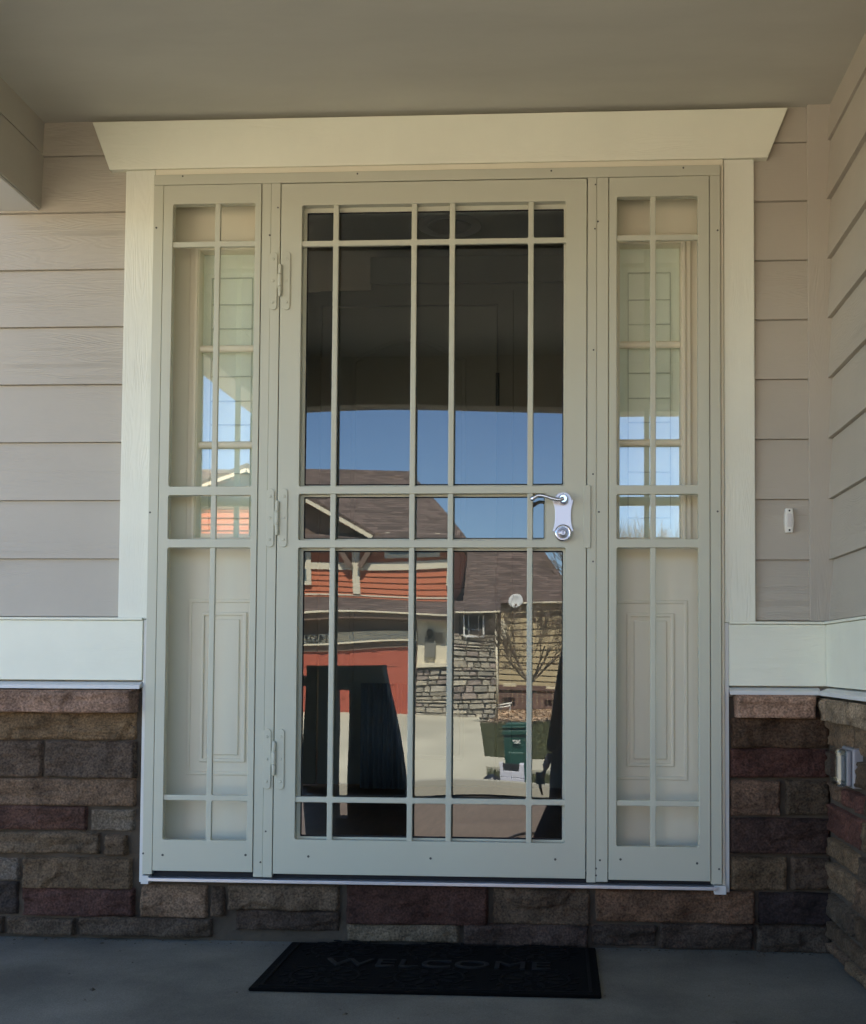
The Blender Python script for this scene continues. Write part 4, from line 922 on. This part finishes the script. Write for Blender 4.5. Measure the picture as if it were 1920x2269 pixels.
textmesh('bin_number', '387', .07, .002, Matrix(((-1.2, 0, 0, bxn + .02), (0, .02, 1, -BD + ht_ + .024), (0, 1, 0, ztop - .20), (0, 0, 0, 1))), M['white'], bn, .003)
# white box in front
CD = 15.05
q = rf(1047, 1612, CD); x0, x1 = rx(1020, CD), rx(1074, CD); za, zm, zc2 = gz(CD) + .03, rz(1592, CD, 1047), rz(1580, CD, 1047)
wb = thing('white_box', 'white box with a dark cut out top standing in front of the green bin', 'box', (q.x, -CD, za))
wm = mat('white_card', (.52, .52, .58), .6, var=.03)
h1 = za + .21
MB().box(x0, x1, -CD - .26, -CD, za, h1).build('base', wm, wb, .008)
xm0, xm1 = x0 + (x1 - x0) * .16, x1 - (x1 - x0) * .22; h2 = h1 + .22; hn = h1 + .10
MB().prism([(x0, h1 + .008), (x1, h1 + .008), (x1, h2), (xm1 + .02, h2), (xm1, hn), (xm0, hn), (xm0 - .01, h2), (x0, h2)], -CD - .25, -CD - .01).build('top', wm, wb, .005)
MB().box(x0 + .02, x1 - .02, -CD - .24, -CD - .06, hn - .05, h2 - .02).build('lining', M['black'], wb)
# black bag
q = rf(1001, 1604, CD); o = MB(); rb = random.Random(8); nu, nv = 16, 10; vs = []
for j in range(nv + 1):
    for i in range(nu):
        th, ph = 2 * math.pi * i / nu, math.pi * j / nv; v = Vector((math.sin(ph) * math.cos(th), math.sin(ph) * math.sin(th), math.cos(ph)))
        k = 1 + .22 * noise.noise(v * 2.4 + Vector((5, 2, 1))); vs.append((q.x + v.x * .17 * k, q.y + v.y * .16 * k, gz(CD) + .13 + v.z * .14 * k))
o.add(vs, [(j * nu + i, j * nu + (i + 1) % nu, (j + 1) * nu + (i + 1) % nu, (j + 1) * nu + i) for j in range(nv) for i in range(nu)], None, True)
o = o.build('rubbish_bag', mat('black_bag', (.012, .012, .016), .4)); tag(o, 'black rubbish bag slumped beside the white box', 'bag')

# ================================================================== SLOTTED STAND ON THE PORCH (dark shape in the glass)
TDn = 2.0
sn = thing('porch_stand', 'tall black slotted stand with a splayed right side, reflected low in the glass', 'stand', (rx(715, TDn), -TDn, ZF))
dk = mat('black_stained_wood', (.008, .008, .010), .7, var=.2)
p2 = lambda px, py: (rx(px, TDn, py), rz(py, TDn, px))
prof2 = [p2(628, 1352), p2(777, 1352), p2(797, 1450), p2(826, 1622), (rx(836, TDn, 1715), ZF + .003), (rx(622, TDn, 1715), ZF + .003), p2(614, 1600), p2(622, 1450)]
hole = [p2(684, 1668), p2(709, 1668), p2(711, 1540), p2(713, 1404), p2(684, 1404)]
plate('body', prof2, [hole], -TDn - .14, -TDn, dk, sn, .004)
MB().prism([p2(588, 1368), p2(606, 1372), p2(629, 1378), p2(629, 1396), p2(600, 1399), p2(588, 1398)], -TDn - .10, -TDn - .03).build('arm', dk, sn, .004)

# ================================================================== PERSON taking the photograph (reflected)
PD = 3.86
gp_ = gz(PD)
cloth = mat('dark_navy_cloth', (.010, .011, .016), .9, var=.3, vscale=20, bump=.004, bscale=40)
skin = mat('skin', (.36, .22, .16), .5, var=.04); hair = mat('dark_hair', (.02, .014, .01), .6)
ps = thing('person', 'person in a long dark coat, one arm hanging, reflected at the right of the glass', 'person', (1.06, -PD, gp_))
def skinned(name, V_, E_, R_, m, parent, sub=2, root=0):
    me = bpy.data.meshes.new(name); me.from_pydata([tuple(v) for v in V_], E_, []); o = bpy.data.objects.new(name, me); COL.objects.link(o)
    mod = o.modifiers.new('skin', 'SKIN'); mod.use_smooth_shade = True; sv_ = me.skin_vertices[0].data
    for i, r in enumerate(R_): sv_[i].radius = r if isinstance(r, tuple) else (r, r)
    for i in range(len(R_)): sv_[i].use_root = (i == root)
    s = o.modifiers.new('sub', 'SUBSURF'); s.levels = s.render_levels = sub
    dg = bpy.context.evaluated_depsgraph_get(); m2 = bpy.data.meshes.new_from_object(o.evaluated_get(dg)); bpy.data.objects.remove(o)
    for p in m2.polygons: p.use_smooth = True
    m2.materials.clear(); return link(name, m2, m, parent)
X, Yb = 1.10, -PD
def g3(x, y, z): return Vector((x, Yb + y, gp_ + z))
zt_ = lambda py: rz(py, PD, 1120)
hx, hz_ = rx(1108, PD, 1560), zt_(1560)
Vv = [g3(X - .01, 0, .93), g3(X, 0, 1.10), g3(X, -.01, 1.30), g3(X, 0, 1.43), g3(X, .0, 1.50),           # pelvis..neck
      g3(X - .10, 0, .88), g3(X - .155, .02, .50), g3(X - .215, -.02, .09), g3(X - .225, .12, .035),      # left leg
      g3(X + .10, 0, .88), g3(X + .12, .02, .50), g3(X + .13, -.02, .09), g3(X + .14, .12, .035),
      g3(X - .16, 0, 1.40), g3(X - .22, -.03, 1.13), Vector((hx + .055, Yb + .06, hz_ + .09)),                                                # left arm
      g3(X + .16, 0, 1.40), g3(X + .22, .10, 1.16), g3(X + .02, .22, 1.24)]                               # right arm to phone
Ee = [(0, 1), (1, 2), (2, 3), (3, 4), (0, 5), (5, 6), (6, 7), (7, 8), (0, 9), (9, 10), (10, 11), (11, 12), (3, 13), (13, 14), (14, 15), (3, 16), (16, 17), (17, 18)]
Rr = [(.15, .12), (.145, .12), (.16, .12), (.12, .09), (.055, .055), (.105, .105), (.072, .072), (.052, .052), (.045, .04), (.105, .105), (.072, .072), (.052, .052), (.045, .04), (.068, .068), (.052, .052), (.035, .035), (.068, .068), (.052, .052), (.036, .036)]
skinned('body', Vv, Ee, Rr, cloth, ps)
cb = MB(); nn_ = 40; vs = []
ring = [(1330, .17, .11), (1400, .205, .125), (1463, .235, .135), (1518, .285, .15), (1570, .29, .16), (1627, .30, .17), (1680, .36, .19), (1722, .405, .20)]
for k, (py, hw_, dp_) in enumerate(ring):
    for i in range(nn_):
        a = 2 * math.pi * i / nn_; fo = 1 + (.05 * k / 7) * math.sin(7 * a + .5 * k) + .02 * noise.noise(Vector((math.cos(a) * 3, math.sin(a) * 3, k)))
        vs.append((X + math.cos(a) * hw_ * fo, Yb + math.sin(a) * dp_ * fo, zt_(py)))
cb.add(vs, [(k * nn_ + i, k * nn_ + (i + 1) % nn_, (k + 1) * nn_ + (i + 1) % nn_, (k + 1) * nn_ + i) for k in range(len(ring) - 1) for i in range(nn_)], None, True)
co_ = cb.build('coat', cloth, ps, fix=False); sm = co_.modifiers.new('thick', 'SOLIDIFY'); sm.thickness = .006
# head with nose, ears, face
H = g3(X, .02, 1.62)
hv = [H + Vector((0, -.01, -.14)), H + Vector((0, .0, -.06)), H + Vector((0, -.005, .02)), H + Vector((0, -.01, .07))]
hd = skinned('head', hv, [(0, 1), (1, 2), (2, 3)], [(.052, .052), (.066, .078), (.076, .092), (.060, .075)], skin, ps)
f_ = MB(); f_.add([H + Vector(v) for v in ((-.012, .085, -.02), (.012, .085, -.02), (0, .112, -.03), (0, .085, .02), (0, .088, -.038))], [(0, 2, 3), (1, 3, 2), (0, 4, 2), (1, 2, 4)], None, True)
f_.build('nose', skin, hd, fix=False)
for s_ in (-1, 1): MB().lathe(H + Vector((s_ * .078, -.005, -.005)), (s_, 0, 0), [(.022, -.006), (.026, .004), (.012, .008)], 10).build('ear', skin, hd, fix=False)
for s_ in (-1, 1): MB().lathe(H + Vector((s_ * .03, .082, .012)), (0, 1, 0), [(.011, -.004), (.009, .003), (.003, .006)], 10).build('eye', hair, hd)
MB().box(H.x - .02, H.x + .02, H.y + .078, H.y + .086, H.z - .062, H.z - .056).build('mouth', hair, hd)
skinned('hair', [H + Vector((0, -.06, -.05)), H + Vector((0, -.035, .04)), H + Vector((0, .02, .085))], [(0, 1), (1, 2)], [(.065, .05), (.082, .075), (.062, .055)], hair, ps)
# hands with separate fingers
def hand(name, wrist, palm_dir, finger_dirs, thumb_dir, fl, scale=1.0):
    wv = Vector(wrist); pd = Vector(palm_dir).normalized(); V2 = [wv, wv + pd * .045 * scale, wv + pd * .085 * scale]; E2 = [(0, 1), (1, 2)]; R2 = [(.022, .02), (.032, .015), (.034, .013)]
    side = Vector(thumb_dir).normalized()
    for k, (fd_, l_) in enumerate(zip(finger_dirs, fl)):
        b = V2[2] + side * (.024 - .016 * k); i0 = len(V2); d = Vector(fd_).normalized(); d2 = (d + pd * -.2 + Vector((0, .25, -.1))).normalized()
        V2 += [b + d * .01, b + d * l_ * .5, b + d * l_ * .5 + d2 * l_ * .5]; E2 += [(2, i0), (i0, i0 + 1), (i0 + 1, i0 + 2)]; R2 += [.0095, .0088, .0075]
    i0 = len(V2); V2 += [V2[1] + side * .035, V2[1] + side * .05 + pd * .035]; E2 += [(1, i0), (i0, i0 + 1)]; R2 += [.011, .009]
    return skinned(name, V2, E2, [r if isinstance(r, tuple) else (r, r) for r in R2], skin, ps, 1)
wl_ = Vv[15]
hand('hand', wl_, (-.35, .25, -.9), [(-.55, .2, -.8), (-.4, .3, -.9), (-.2, .35, -.95), (-.05, .4, -1)], (.2, .9, -.1), (.075, .082, .076, .06))
hand('hand', Vv[18], (-.6, .25, .55), [(-.3, .5, .6), (-.35, .55, .5), (-.4, .6, .35), (-.45, .6, .2)], (-.2, -.3, .9), (.06, .065, .06, .05))
ph = thing('phone', 'black phone held up in front of the person in the dark jacket', 'phone', (.915, -3.61, .64))
MB().box(.880, .952, -3.622, -3.613, .57, .715).build('case', mat('phone_black', (.01, .01, .012), .3), ph, .006, 3)
MB().lathe((.935, -3.613, .70), (0, 1, 0), [(.007, 0), (.007, .002), (.004, .003)], 14).build('lens', dark, ph)
# strap and keys hanging from the low hand
kp = wl_ + Vector((-.055, .035, -.13))
o = MB(); o.path([kp, kp + Vector((-.012, 0, -.06)), kp + Vector((.002, .0, -.12))], [.008, .010, .004], 8).box(kp.x - .035, kp.x + .02, kp.y - .012, kp.y + .012, kp.z - .05, kp.z + .02)
o = o.build('hand_tool', mat('tool_black', (.012, .012, .014), .5), None, .004); tag(o, 'small black pointed tool hanging from the low hand of the reflected person', 'tool')
